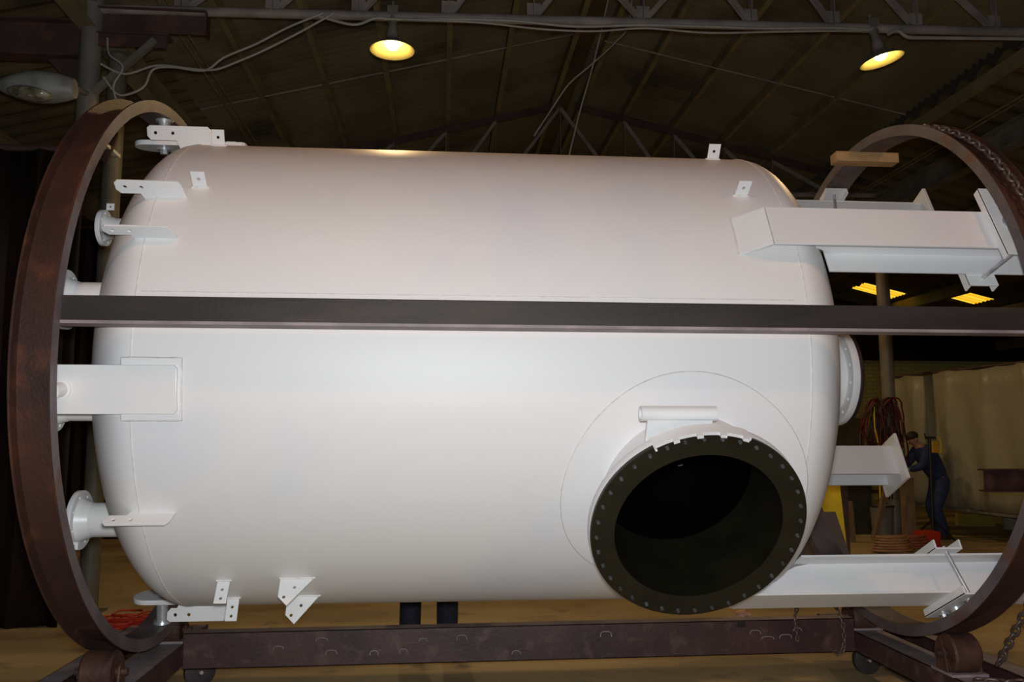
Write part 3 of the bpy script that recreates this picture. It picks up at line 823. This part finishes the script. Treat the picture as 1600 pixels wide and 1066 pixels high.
# cross beams, a pair at each end
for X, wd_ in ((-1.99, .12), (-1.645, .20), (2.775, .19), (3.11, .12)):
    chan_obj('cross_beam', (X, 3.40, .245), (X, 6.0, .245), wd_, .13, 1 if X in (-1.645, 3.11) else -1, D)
for x0_, x1_ in ((-1.99, -1.645), (2.775, 3.11)):
    for yy in (3.36, 5.95):
        bm = bmesh.new(); box(bm, ((x0_ + x1_) / 2, yy, .245), (x1_ - x0_, .06, .11)); obj('end_spreader', bm, OXIDE, D)
def roller(xc, y, big=True):
    t = D; dy = y - AX_Y
    zr = AX_Z - math.sqrt((1.528 + .105) ** 2 - dy * dy)
    bm = bmesh.new(); wd = .15
    lathe(bm, [(.03, -wd / 2), (.095, -wd / 2), (.105, -wd / 2 + .01), (.105, wd / 2 - .01), (.095, wd / 2), (.03, wd / 2)], (xc, y, zr), EX, 48, True)
    for k in range(6):
        a = PI * k / 3
        obox(bm, Vector((xc - wd / 2, y + .06 * math.cos(a), zr + .06 * math.sin(a))), EX, (0, math.cos(a), math.sin(a)), (0, -math.sin(a), math.cos(a)), .012, .06, .014)
    ro = obj('roller', bm, ROLLER, D, 40)
    bm = bmesh.new(); base = .312
    for s in (-1, 1):
        M = mat4((xc + s * (wd / 2 + .018), y, zr), Vector((0, 1, 0)), Vector((0, 0, 1)), EX)
        hb = zr - base
        pl = plate('roller_bracket', [(-.055, -hb), (.055, -hb), (.03, .01)] + [(.03 * math.cos(R(a)), .01 + .03 * math.sin(R(a))) for a in range(30, 180, 30)] + [(-.03, .01)], [], .012, M, ROLLER, ro)
    cyl(bm, (xc - wd / 2 - .05, y, zr), (xc + wd / 2 + .05, y, zr), .018, 14); obj('axle', bm, ZINC if False else ROLLER, ro, 40)
    bm = bmesh.new(); box(bm, (xc, y, base + .005), (.20, .20, .014)); obj('base_plate', bm, OXTOP, ro, None, .002)
for xc in (-1.652, 2.765):
    for y in (4.46, 5.55): roller(xc, y)
def caster(x, y, turn=0):
    t = bmesh.new(); r = .094
    lathe(t, [(.02, -.025), (r - .02, -.025), (r, -.02), (r, .02), (r - .02, .025), (.02, .025)], (x, y, r), (math.cos(turn), math.sin(turn), 0), 40, True)
    wh = obj('caster_wheel', t, TYRE, D, 40)
    bm = bmesh.new(); ax = Vector((math.cos(turn), math.sin(turn), 0))
    for s in (-1, 1):
        obox(bm, Vector((x, y, r + .035)) + ax * (.034 * s), ax, (0, 0, 1), ax.cross(Vector((0, 0, 1))), .006, .09, .055)
    obox(bm, Vector((x, y, r + .076)), ax, (0, 0, 1), ax.cross(Vector((0, 0, 1))), .075, .010, .075)
    obj('fork', bm, OXIDE, wh)
    bm = bmesh.new(); cyl(bm, Vector((x, y, r)) - ax * .045, Vector((x, y, r)) + ax * .045, .012, 8); obj('axle_bolt', bm, ZINC, wh, 30)
caster(2.83, 5.60, R(-88)); caster(-1.50, 5.66, R(-60)); caster(-1.67, 3.5, 1.2); caster(2.77, 3.5, .2)
# raised scabs of old paint on the long beam
rnd = random.Random(7)
def scabs():
    for (x, z) in ((-.98, .30), (-.72, .345), (-.66, .27), (-.40, .262), (-.22, .268), (-.10, .33), (.14, .345), (.48, .245), (1.05, .35), (2.02, .34), (2.10, .30), (2.22, .31), (2.30, .35)):
        w_ = rnd.uniform(.05, .085); h_ = rnd.uniform(.012, .03)
        z = z - .02
        pts = [(x - w_ / 2, 5.449, z - h_), (x - w_ / 2 + .006, 5.449, z), (x, 5.449, z + .006), (x + w_ / 2 - .006, 5.449, z), (x + w_ / 2, 5.449, z - h_)]
        bm = bmesh.new(); tube_path(bm, smooth_pts(pts, 3), .003, 5); obj('paint_scab', bm, OXTOP, LB, 60)
scabs()
bm = bmesh.new(); box(bm, (1.93, 5.446, .362), (.05, .006, .03)); obj('paint_scab', bm, BLACK, LB)

# ================================================================== chains
def chain(pts, link=.062, r=.0065, name='rusty_chain', label='', wob=0):
    pts = smooth_pts(pts, 12)
    # resample
    out = [pts[0]]; acc = 0; step = link * .68
    for a, b in zip(pts, pts[1:]):
        d = (b - a).length; p = step - acc
        while p <= d:
            out.append(a + (b - a) * (p / d)); p += step
        acc = (acc + d) % step if d else acc
    root = thing(name, label, 'chain', out[0])
    bm = bmesh.new(); L = link; W = link * .66
    loop = []
    for i in range(16):
        a = 2 * PI * i / 16; c, s = math.cos(a), math.sin(a)
        loop.append((( (L - W) / 2) * (1 if c > 0 else -1) * (1 if abs(c) > .01 else 0) + (W / 2 - r) * c, (W / 2 - r) * s, 0))
    tube_path(bm, loop, r, 7, True)
    me = bpy.data.meshes.new('chain_link'); bmesh.ops.recalc_face_normals(bm, faces=bm.faces); bm.to_mesh(me); bm.free(); me.materials.append(CHAINM)
    for p in me.polygons: p.use_smooth = True
    for i, (a, b) in enumerate(zip(out, out[1:])):
        d = (b - a).normalized(); x, y, z = axes(d, (.3, .2, 1))
        roll = R(45 if i % 2 else -45)
        y2 = x * math.cos(roll) + y * math.sin(roll)
        o = bpy.data.objects.new('chain_link', me); lnk(o)
        o.matrix_basis = Matrix.Translation(-Vector(root.location)) @ mat4((a + b) / 2, d, y2, d.cross(y2)); o.parent = root
    return root
ct = 1.528 - .036
ct = 1.512
arc = [P(2.80, p, ct) for p in (84, 78, 66, 54, 42, 30, 20, 10)]
chain(arc + [P(2.80, 2, 1.53), P(2.84, -6, 1.56), (2.89, 3.62, 1.45), (2.90, 3.85, 1.05), (2.92, 4.10, .72), (2.94, 4.33, .45), (2.95, 4.43, .33)], .075, .0085, 'rusty_chain', 'long rusty chain lying along the right hoop and hanging down at the right edge')
chain([(2.72, 4.26, .325), (2.80, 4.20, .33), (2.90, 4.22, .32), (2.98, 4.20, .33), (3.08, 4.22, .325)], .075, .0085, 'rusty_chain', 'short chain length lying on the cradle beams at the bottom right edge')
chain([(2.53, 5.50, .62), (2.55, 5.47, .50), (2.585, 5.435, .405), (2.60, 5.43, .30), (2.59, 5.43, .20), (2.55, 5.43, .17), (2.53, 5.43, .20)], .045, .005, 'rusty_chain', 'small chain hanging over the cradle beam beside the right cross beam')
chain([(2.34, 5.50, .60), (2.33, 5.48, .50), (2.28, 5.435, .405), (2.285, 5.43, .32), (2.29, 5.43, .24)], .045, .005, 'rusty_chain', 'small chain hanging over the cradle beam, left of the other short chain')

# ================================================================== people
def skinned(name, verts, edges, mat, parent, sub=2, flatx=None):
    """verts: (x,y,z,rx,ry)"""
    me = bpy.data.meshes.new(name); me.from_pydata([v[:3] for v in verts], edges, [])
    o = bpy.data.objects.new(name, me); lnk(o)
    md = o.modifiers.new('skin', 'SKIN'); md.use_smooth_shade = True
    sv = me.skin_vertices[0].data
    for q, v in zip(sv, verts): q.radius = (v[3], v[4] if len(v) > 4 else v[3]); q.use_root = False
    sv[0].use_root = True
    s = o.modifiers.new('sub', 'SUBSURF'); s.levels = sub; s.render_levels = sub
    dg = bpy.context.evaluated_depsgraph_get(); dg.update()
    m2 = bpy.data.meshes.new_from_object(o.evaluated_get(dg)); o.modifiers.clear(); o.data = m2; m2.name = name
    m2.materials.clear(); m2.materials.append(mat)
    for p in m2.polygons: p.use_smooth = True
    place(o, parent); return o

def person(J, label, face, trousers, top, loc, hair=True, sleeve=True):
    """J: joint dictionary in world coordinates"""
    root = thing('person', label, 'person', loc)
    vs, es, idx = [], [], {}
    def v(n, p, r, r2=None):
        idx[n] = len(vs); vs.append((*p, r, r2 or r)); return idx[n]
    def e(a, b): es.append((idx[a], idx[b]))
    J = {k: Vector(p) for k, p in J.items()}
    v('pelvis', J['pelvis'], .135, .105); v('waist', J['waist'], .125, .10); v('chest', J['chest'], .155, .115); v('neckb', J['neckb'], .075, .07); v('neck', J['neck'], .055)
    fc = Vector(face).normalized(); up = (J['head'] - J['neck']).normalized()
    v('jaw', J['neck'].lerp(J['head'], .45) + fc * .015, .068, .072); v('head', J['head'], .085, .095); v('crown', J['head'] + up * .075, .06, .065)
    for a, b in (('pelvis', 'waist'), ('waist', 'chest'), ('chest', 'neckb'), ('neckb', 'neck'), ('neck', 'jaw'), ('jaw', 'head'), ('head', 'crown')): e(a, b)
    for s in 'lr':
        v('sh' + s, J['sh' + s], .062); v('el' + s, J['el' + s], .043); v('wr' + s, J['wr' + s], .027); e('chest', 'sh' + s); e('sh' + s, 'el' + s); e('el' + s, 'wr' + s)
        hd = (J['wr' + s] - J['el' + s]).normalized(); pm = J['wr' + s] + hd * .06; v('pm' + s, pm, .034, .022); e('wr' + s, 'pm' + s)
        side = hd.cross(fc if abs(hd.dot(fc)) < .9 else Vector((0, 0, 1))).normalized()
        for k, (off, ln) in enumerate(((-.028, .062), (-.010, .074), (.009, .070), (.026, .055))):
            kn = pm + hd * .035 + side * off; v('k%s%d' % (s, k), kn, .0095); e('pm' + s, 'k%s%d' % (s, k))
            v('f%s%d' % (s, k), kn + hd * ln * .5 + fc * .008, .0085); e('k%s%d' % (s, k), 'f%s%d' % (s, k))
            v('t%s%d' % (s, k), kn + hd * ln * .85 + fc * .03, .007); e('f%s%d' % (s, k), 't%s%d' % (s, k))
        th = J['wr' + s] + hd * .035 + side * -.04 + fc * .02; v('th' + s, th, .011); e('pm' + s, 'th' + s); v('tt' + s, th + hd * .035 + fc * .015, .009); e('th' + s, 'tt' + s)
        v('hp' + s, J['hp' + s], .092); v('kn' + s, J['kn' + s], .062); v('cf' + s, J['kn' + s].lerp(J['an' + s], .35), .058); v('an' + s, J['an' + s], .04); v('hl' + s, J['an' + s] + Vector((0, 0, -.045)), .038); v('to' + s, J['to' + s], .035, .025)
        for a, b in (('pelvis', 'hp' + s), ('hp' + s, 'kn' + s), ('kn' + s, 'cf' + s), ('cf' + s, 'an' + s), ('an' + s, 'hl' + s), ('hl' + s, 'to' + s)): e(a, b)
    body = skinned('body', vs, es, SKIN, root)
    # clothes
    g = .014
    tv_, te = [(*J['waist'], .135, .11), (*J['pelvis'], .152, .125)], [(0, 1)]
    for s in 'lr':
        b0 = len(tv_); k, a = J['kn' + s], J['an' + s]
        tv_ += [(*J['hp' + s], .112), (*J['hp' + s].lerp(k, .5), .098), (*k, .090), (*k.lerp(a, .5), .089), (a.x, a.y, max(a.z - .035, .05), .088)]
        te += [(1, b0), (b0, b0 + 1), (b0 + 1, b0 + 2), (b0 + 2, b0 + 3), (b0 + 3, b0 + 4)]
    skinned('trousers', tv_, te, trousers, root)
    tv_, te = [(*J['chest'], .195, .155), (*J['waist'], .175, .145), (*J['pelvis'], .185, .150), (*J['neckb'].lerp(J['chest'], .2), .11, .10)], [(0, 1), (1, 2), (0, 3)]
    for s in 'lr':
        b0 = len(tv_); tv_ += [(*J['sh' + s], .098), (*J['el' + s], .066), (*J['el' + s].lerp(J['wr' + s], .85), .05)]; te += [(0, b0), (b0, b0 + 1), (b0 + 1, b0 + 2)]
    skinned('shirt', tv_, te, top, root)
    for s in 'lr':
        an, to = J['an' + s], J['to' + s]
        bm = bmesh.new(); d = (to - an); d.z = 0; d.normalize(); sd = d.cross(Vector((0, 0, 1))); z0 = to.z - .03
        bmesh.ops.create_uvsphere(bm, u_segments=20, v_segments=12, radius=1, matrix=mat4(Vector((an.x, an.y, z0 + .045)) + d * .07, d, sd, Vector((0, 0, 1))) @ Matrix.Diagonal((.15, .052, .055, 1)))
        cyl(bm, (an.x, an.y, z0 + .05), (an.x, an.y, z0 + .17), .05, 16); obox(bm, Vector((an.x, an.y, z0 + .012)) + d * .07, d, sd, (0, 0, 1), .29, .10, .024)
        obj('boot', bm, BOOT, root, 50)
    # face
    hc = J['head']; sd = fc.cross(up).normalized()
    bm = bmesh.new()
    bmesh.ops.create_uvsphere(bm, u_segments=16, v_segments=12, radius=1, matrix=mat4(hc + up * .035 - fc * .012, sd, fc, up) @ Matrix.Diagonal((.082, .096, .075, 1)))
    obj('hair', bm, HAIR, root, 80)
    bm = bmesh.new(); bmesh.ops.create_uvsphere(bm, u_segments=10, v_segments=8, radius=1, matrix=mat4(hc + fc * .092 - up * .02, sd, fc, up) @ Matrix.Diagonal((.013, .018, .022, 1)))
    for s in (-1, 1): bmesh.ops.create_uvsphere(bm, u_segments=8, v_segments=8, radius=1, matrix=mat4(hc + sd * .08 * s - up * .015, sd, fc, up) @ Matrix.Diagonal((.010, .02, .03, 1)))
    obj('nose_and_ears', bm, SKIN, root, 80)
    bm = bmesh.new()
    for s in (-1, 1): bmesh.ops.create_uvsphere(bm, u_segments=8, v_segments=8, radius=.009, matrix=Matrix.Translation(hc + fc * .084 + sd * .03 * s + up * .004))
    obj('eyes', bm, HAIR, root, 80)
    bm = bmesh.new(); obox(bm, hc + fc * .083 - up * .052, sd, fc, up, .045, .012, .008); obj('mouth', bm, REDD, root, None, .002)
    return root
# standing behind the vessel: only the lower legs show under it
bx, by = -.075, 6.68
person(dict(pelvis=(bx, by, .98), waist=(bx, by, 1.12), chest=(bx, by - .01, 1.36), neckb=(bx, by, 1.49), neck=(bx, by, 1.55), head=(bx, by - .01, 1.66),
            shl=(bx - .18, by, 1.42), ell=(bx - .23, by + .02, 1.14), wrl=(bx - .22, by - .06, .90), shr=(bx + .18, by, 1.42), elr=(bx + .23, by + .02, 1.14), wrr=(bx + .22, by - .06, .90),
            hpl=(bx - .10, by, .92), knl=(bx - .140, by - .02, .50), anl=(bx - .150, by, .09), tol=(bx - .18, by - .14, .035), hpr=(bx + .10, by, .92), knr=(bx + .135, by - .03, .50), anr=(bx + .135, by, .09), tor=(bx + .16, by - .14, .035)),
       'person in dark blue jeans standing behind the tank, only lower legs showing below it', (0, -1, 0), DENIM, COVER, (bx, by, 0))
# welder bending towards the left at the right background
person(dict(pelvis=(7.78, 12.8, .93), waist=(7.72, 12.78, 1.05), chest=(7.56, 12.76, 1.30), neckb=(7.45, 12.75, 1.43), neck=(7.41, 12.75, 1.47), head=(7.35, 12.74, 1.55),
            shl=(7.50, 12.58, 1.34), ell=(7.36, 12.52, 1.12), wrl=(7.14, 12.62, 1.06), shr=(7.50, 12.94, 1.34), elr=(7.36, 13.0, 1.12), wrr=(7.14, 12.9, 1.06),
            hpl=(7.80, 12.70, .86), knl=(7.62, 12.66, .48), anl=(7.74, 12.66, .09), tol=(7.58, 12.62, .035), hpr=(7.80, 12.90, .86), knr=(7.70, 12.94, .48), anr=(7.86, 12.96, .09), tor=(7.70, 12.98, .035)),
       'person in blue work clothes bending over by the red cables at right', (-.85, 0, -.5), COVER, COVER, (7.78, 12.8, 0))

# ================================================================== background at the right
def qthing(name, bm, m, label, cat, group=None, bevel=.003, smooth=None):
    o = obj(name, bm, m, None, smooth, bevel if smooth is None else 0); return tag(o, label, cat, group)
# plastic sheeting wall
t = thing('plastic_screen', 'large cream plastic sheet hung in wide folds behind the bent worker', 'screen', (7.9, 12.4, .5))
bm = bmesh.new(); n = 120; prev = None
A = Vector((7.86, 14.3, 0)); B = Vector((8.22, 10.3, 0)); dr = (B - A).normalized(); nn = Vector((dr.y, -dr.x, 0))
for i in range(n + 1):
    u = i / n; ph = (u * 5.0 + .15) % 1.0
    off = .045 * (math.sin(PI * ph)) ** .6 + .012 * math.sin(u * 31)
    cur = []
    for k in range(9):
        v_ = k / 8; z = .48 + v_ * (2.12 + .02 * math.sin(u * 20))
        p = A + (B - A) * u + nn * (-off * (.6 + .5 * v_)); cur.append(bm.verts.new((p.x + .015 * math.sin(7 * v_ + i * .3), p.y, z)))
    if prev:
        for k in range(8): bm.faces.new((prev[k], cur[k], cur[k + 1], prev[k + 1]))
    prev = cur
sh = obj('plastic_sheet', bm, sheet_mat(), t, 50); so = sh.modifiers.new('s', 'SOLIDIFY'); so.thickness = .004
bm = bmesh.new(); cyl(bm, (A.x + .05, A.y, 2.62), (B.x + .05, B.y, 2.62), .02, 10); obj('top_rail', bm, BROWNB, t, 40)
for p in (A, B):
    bm = bmesh.new(); cyl(bm, (p.x + .12, p.y, 0), (p.x + .12, p.y, 2.62), .025, 10); obj('post', bm, BROWNB, t, 40)
bm = bmesh.new(); bar(bm, (A.x + .05, A.y, .45), (B.x + .05, B.y, .45), .04, .05); obj('bottom_rail', bm, GREYP, t)
# red cable bundle on the right column
t = thing('cable_bundle', 'tangled bundle of dark red cables hung on the right grey column', 'cable bundle', (7.1, 13.1, 1.4))
rnd = random.Random(11)
for k in range(26):
    cx = 7.02 + rnd.uniform(-.18, .18); w_ = rnd.uniform(.14, .32); h_ = rnd.uniform(.35, .62); y = 13.02 + rnd.uniform(-.12, .06); zt = 2.2 - rnd.uniform(0, .12)
    pts = []
    for i in range(24):
        a = 2 * PI * i / 24
        pts.append((cx + w_ * math.sin(a) * (.75 + .25 * math.cos(a + 2)) + rnd.uniform(-.012, .012), y + .03 * math.cos(3 * a + k), zt - h_ + h_ * math.cos(a)))
    bm = bmesh.new(); tube_path(bm, pts, .014, 6, True); obj('cable_loop', bm, REDD if k % 5 else BLACK, t, 60)
for k in range(5):
    bm = bmesh.new(); x = 6.86 + k * .05; tube_path(bm, smooth_pts([(x, 12.95, 2.05), (x - .02, 12.92, 1.7), (x + .03, 12.93, 1.4), (x, 12.9, .6)]), .012, 6); obj('cable_tail', bm, YELLOW if k == 0 else BLACK, t, 60)
# yellow tool light on a stand
t = thing('work_light_stand', 'yellow caged work light on a dark stand behind the bent worker', 'work light', (7.40, 12.3, 0))
bm = bmesh.new(); cyl(bm, (7.34, 12.3, 0.02), (7.36, 12.3, 1.55), .022, 12); obj('pole', bm, BLACK, t, 40)
for a in (0, 2.1, 4.2):
    bm = bmesh.new(); cyl(bm, (7.34, 12.3, .35), (7.34 + .35 * math.cos(a), 12.3 + .35 * math.sin(a), .015), .015, 10); obj('leg', bm, BLACK, t, 40)
bm = bmesh.new(); box(bm, (7.43, 12.3, 1.42), (.11, .10, .18)); obj('lamp_box', bm, flat('yellow_ochre_plastic', (.45, .27, .02), .5), t, None, .01)
bm = bmesh.new(); tube_path(bm, [(7.48, 12.28, 1.33), (7.52, 12.28, 1.34), (7.525, 12.28, 1.45), (7.51, 12.28, 1.56), (7.46, 12.28, 1.565)], .008, 6); obj('handle', bm, YELLOW, t, 60)
bm = bmesh.new(); box(bm, (7.38, 12.3, 1.56), (.16, .03, .035)); bar(bm, (7.30, 12.3, 1.57), (7.29, 12.3, 1.62), .015, .015); obj('bracket', bm, BLACK, t)
# timber posts and trestles
bm = bmesh.new(); box(bm, (7.08, 12.5, .475), (.17, .12, .95)); qthing('timber_post', bm, WOODD, 'upright weathered timber post standing below the worker\'s hands', 'timber post')
bm = bmesh.new(); bar(bm, (6.62, 12.7, .02), (6.92, 12.7, .98), .09, .07); qthing('timber_post', bm, WOODD, 'leaning dark timber prop left of the upright timber post', 'timber post')
bm = bmesh.new(); bar(bm, (6.17, 12.5, .0), (6.15, 12.5, .60), .09, .09); qthing('timber_post', bm, WOODD, 'short pale timber stub left of the grey tub', 'timber post')
t = thing('trestle', 'dark steel trestle standing behind the upright timber post', 'trestle', (7.5, 14.0, 0))
for sx in (7.3, 7.8):
    for sy in (-.2, .2):
        bm = bmesh.new(); bar(bm, (sx - .25 + sy * .3, 14.0 + sy, .0), (sx - .25, 14.0, .62), .03, .03); obj('leg', bm, BLACK, t)
bm = bmesh.new(); box(bm, (7.3, 14.0, .65), (.8, .1, .06)); obj('top_bar', bm, BROWNB, t)
t = thing('work_table', 'thin-topped steel table behind the bent worker at right', 'table', (8.25, 13.4, 0))
bm = bmesh.new(); box(bm, (7.95, 14.8, .84), (.75, .5, .025)); obj('table_top', bm, GREYP, t)
for sx in (7.62, 8.28):
    for sy in (14.6, 15.0):
        bm = bmesh.new(); box(bm, (sx, sy, .415), (.04, .04, .83)); obj('leg', bm, PURLIN, t)
def tub(x, y, r, h, m, label, rim=True):
    t = thing('tub', label, 'tub', (x, y, 0))
    bm = bmesh.new(); lathe(bm, [(0, .0), (r * .82, .0), (r, h), (r * .95, h), (r * .78, .012), (0, .012)], (x, y, 0), (0, 0, 1), 32); obj('body', bm, m, t, 40)
    bm = bmesh.new(); lathe(bm, [(r, h - .025), (r * 1.06, h - .02), (r * 1.06, h), (r * .97, h + .004)], (x, y, 0), (0, 0, 1), 32, True); obj('rim', bm, BLACK, t, 40)
    return t
tub(6.93, 13.0, .18, .5, flat('grey_plastic', (.16, .16, .14), .5), 'grey round tub left of the timber posts')
tub(9.78, 14.0, .17, .40, flat('cream_plastic', (.42, .38, .28), .5), 'pale round tub with dark rim at the far right edge')
bm = bmesh.new(); box(bm, (7.0, 11.9, .11), (.26, .26, .22)); qthing('red_crate', bm, flat('red_plastic', (.45, .03, .015), .5), 'small bright red crate on the floor beside the timber post', 'crate')
bm = bmesh.new(); box(bm, (6.55, 13.6, .42), (.9, .35, .84)); qthing('dark_cabinet', bm, flat('olive_black', (.03, .028, .014), .7), 'dark olive cabinet behind the grey tub', 'cabinet')
bm = bmesh.new(); box(bm, (8.05, 16.5, .98), (.75, .3, 1.95)); qthing('tall_cabinet', bm, flat('drab_metal', (.075, .06, .03), .6), 'tall drab metal cabinet against the block wall beside the end flange', 'cabinet')
bm = bmesh.new(); box(bm, (9.5, 14.6, .11), (.55, .3, .22)); qthing('yellow_box', bm, flat('dull_yellow', (.42, .33, .05), .6), 'dull yellow box on the floor left of the pale tub', 'box')
# boards
M = mat4((4.78, 10.0, .50), Vector((1, 0, 0)), Vector((0, .12, 1)).normalized(), Vector((1, 0, 0)).cross(Vector((0, .12, 1)).normalized()))
o = plate('yellow_board', [(-.5, -.5), (.075, -.5), (.06, .58), (-.5, .58)], [], .02, M, YELLOW); tag(o, 'bright yellow upright board showing beside the right end of the tank', 'board')
M = mat4((4.62, 9.75, .36), Vector((1, 0, 0)), Vector((0, .10, 1)).normalized(), Vector((1, 0, 0)).cross(Vector((0, .10, 1)).normalized()))
o = plate('grey_board', [(-.5, -.36), (.20, -.36), (.02, .33), (-.5, .33)], [], .02, M, GREYB); tag(o, 'grey slanted board leaning in front of the yellow board', 'board')
bm = bmesh.new(); box(bm, (4.96, 10.2, .52), (.07, .07, 1.04)); qthing('dark_post', bm, BROWNB, 'narrow dark brown post right of the yellow board', 'post')
# hoses
def coil(name, cx, cy, r0, turns, m, label, z=.02, k_=.02, stand=False):
    pts = []
    rn = random.Random(int(cx * 10))
    N = int(turns * 24)
    for i in range(N):
        a = 2 * PI * i / 24; r = r0 * (1 - .012 * i / turns) + rn.uniform(-.02, .02)
        pts.append((cx + r * math.cos(a), cy + r * .7 * math.sin(a), z + k_ * (i / 24)))
    bm = bmesh.new(); tube_path(bm, pts, .016, 6); return qthing(name, bm, m, label, 'hose', smooth=60)
coil('coiled_hose', 6.15, 11.3, .28, 6, flat('tan_hose', (.35, .19, .09), .6), 'tan hose coiled on the floor behind the lower leg beam', .02, .035)
coil('coiled_hose', 6.55, 11.6, .30, 5, flat('orange_brown_hose', (.30, .10, .05), .6), 'orange-brown hose coil on the floor right of the tan coil', .02, .035)
# red cable heap seen inside the left hoop
rn = random.Random(5)
t = thing('red_cable_heap', 'heap of thin bright red cable on the floor inside the left hoop', 'cable heap', (-2.45, 7.45, 0))
for k in range(18):
    cx, cy = -2.50 + rn.uniform(-.16, .16), 7.42 + rn.uniform(-.12, .12); rx, ry = rn.uniform(.08, .26), rn.uniform(.05, .15)
    bm = bmesh.new(); tube_path(bm, [(cx + rx * math.cos(2 * PI * i / 20), cy + ry * math.sin(2 * PI * i / 20), .012 + k * .005 + .005 * math.sin(i)) for i in range(20)], .008, 5, True); obj('cable_loop', bm, RED, t, 60)
# pallets and timber behind the vessel
def pallet(x, y, label, n=5, w_=1.15, d_=.9):
    t = thing('timber_pallet', label, 'pallet', (x, y, 0))
    for k in range(3):
        bm = bmesh.new(); box(bm, (x + (k - 1) * w_ * .45, y, .055), (.07, d_, .085)); obj('bearer', bm, WOODD, t)
    for k in range(n):
        bm = bmesh.new(); box(bm, (x, y - d_ / 2 + d_ * (k + .5) / n, .108), (w_, d_ / n * .72, .02)); obj('deck_board', bm, WOOD, t)
pallet(1.0, 8.85, 'low timber pallet on the floor below the middle of the tank', 5, 1.25)
pallet(3.95, 8.5, 'timber pallet on the floor behind the right hoop rollers', 5, 1.3)
bm = bmesh.new(); bmesh.ops.create_icosphere(bm, subdivisions=2, radius=.055, matrix=Matrix.Translation((2.62, 7.35, .035)) @ Matrix.Diagonal((1.1, .9, .8, 1)))
rn = random.Random(2)
for v_ in bm.verts: v_.co += Vector((rn.uniform(-.012, .012), rn.uniform(-.012, .012), rn.uniform(-.008, .008)))
qthing('pink_rag_lump', bm, flat('pale_pink_lump', (.70, .48, .42), .8), 'small pale pink lump on the floor below the manway', 'lump', smooth=30)
# brown beam end at the right edge
bm = bmesh.new()
bx0, bx1, by_, bz = 4.66, 6.3, 7.0, 1.19
box(bm, ((bx0 + bx1) / 2, by_, bz), (bx1 - bx0, .012, .18)); box(bm, ((bx0 + bx1) / 2, by_ + .0, bz + .09), (bx1 - bx0, .16, .014)); box(bm, ((bx0 + bx1) / 2, by_, bz - .09), (bx1 - bx0, .16, .014))
t = thing('beam_stand', 'brown steel beam end jutting in at the right edge on a stand', 'steel beam', (6.0, 7.0, 0))
obj('beam', bm, OXIDE, t)
for x_ in (5.7, 6.2):
    bm = bmesh.new(); box(bm, (x_, 7, .55), (.08, .1, 1.1)); obj('stand_leg', bm, OXIDE, t)
# white fluorescent-like strip on the floor at the right, lit end
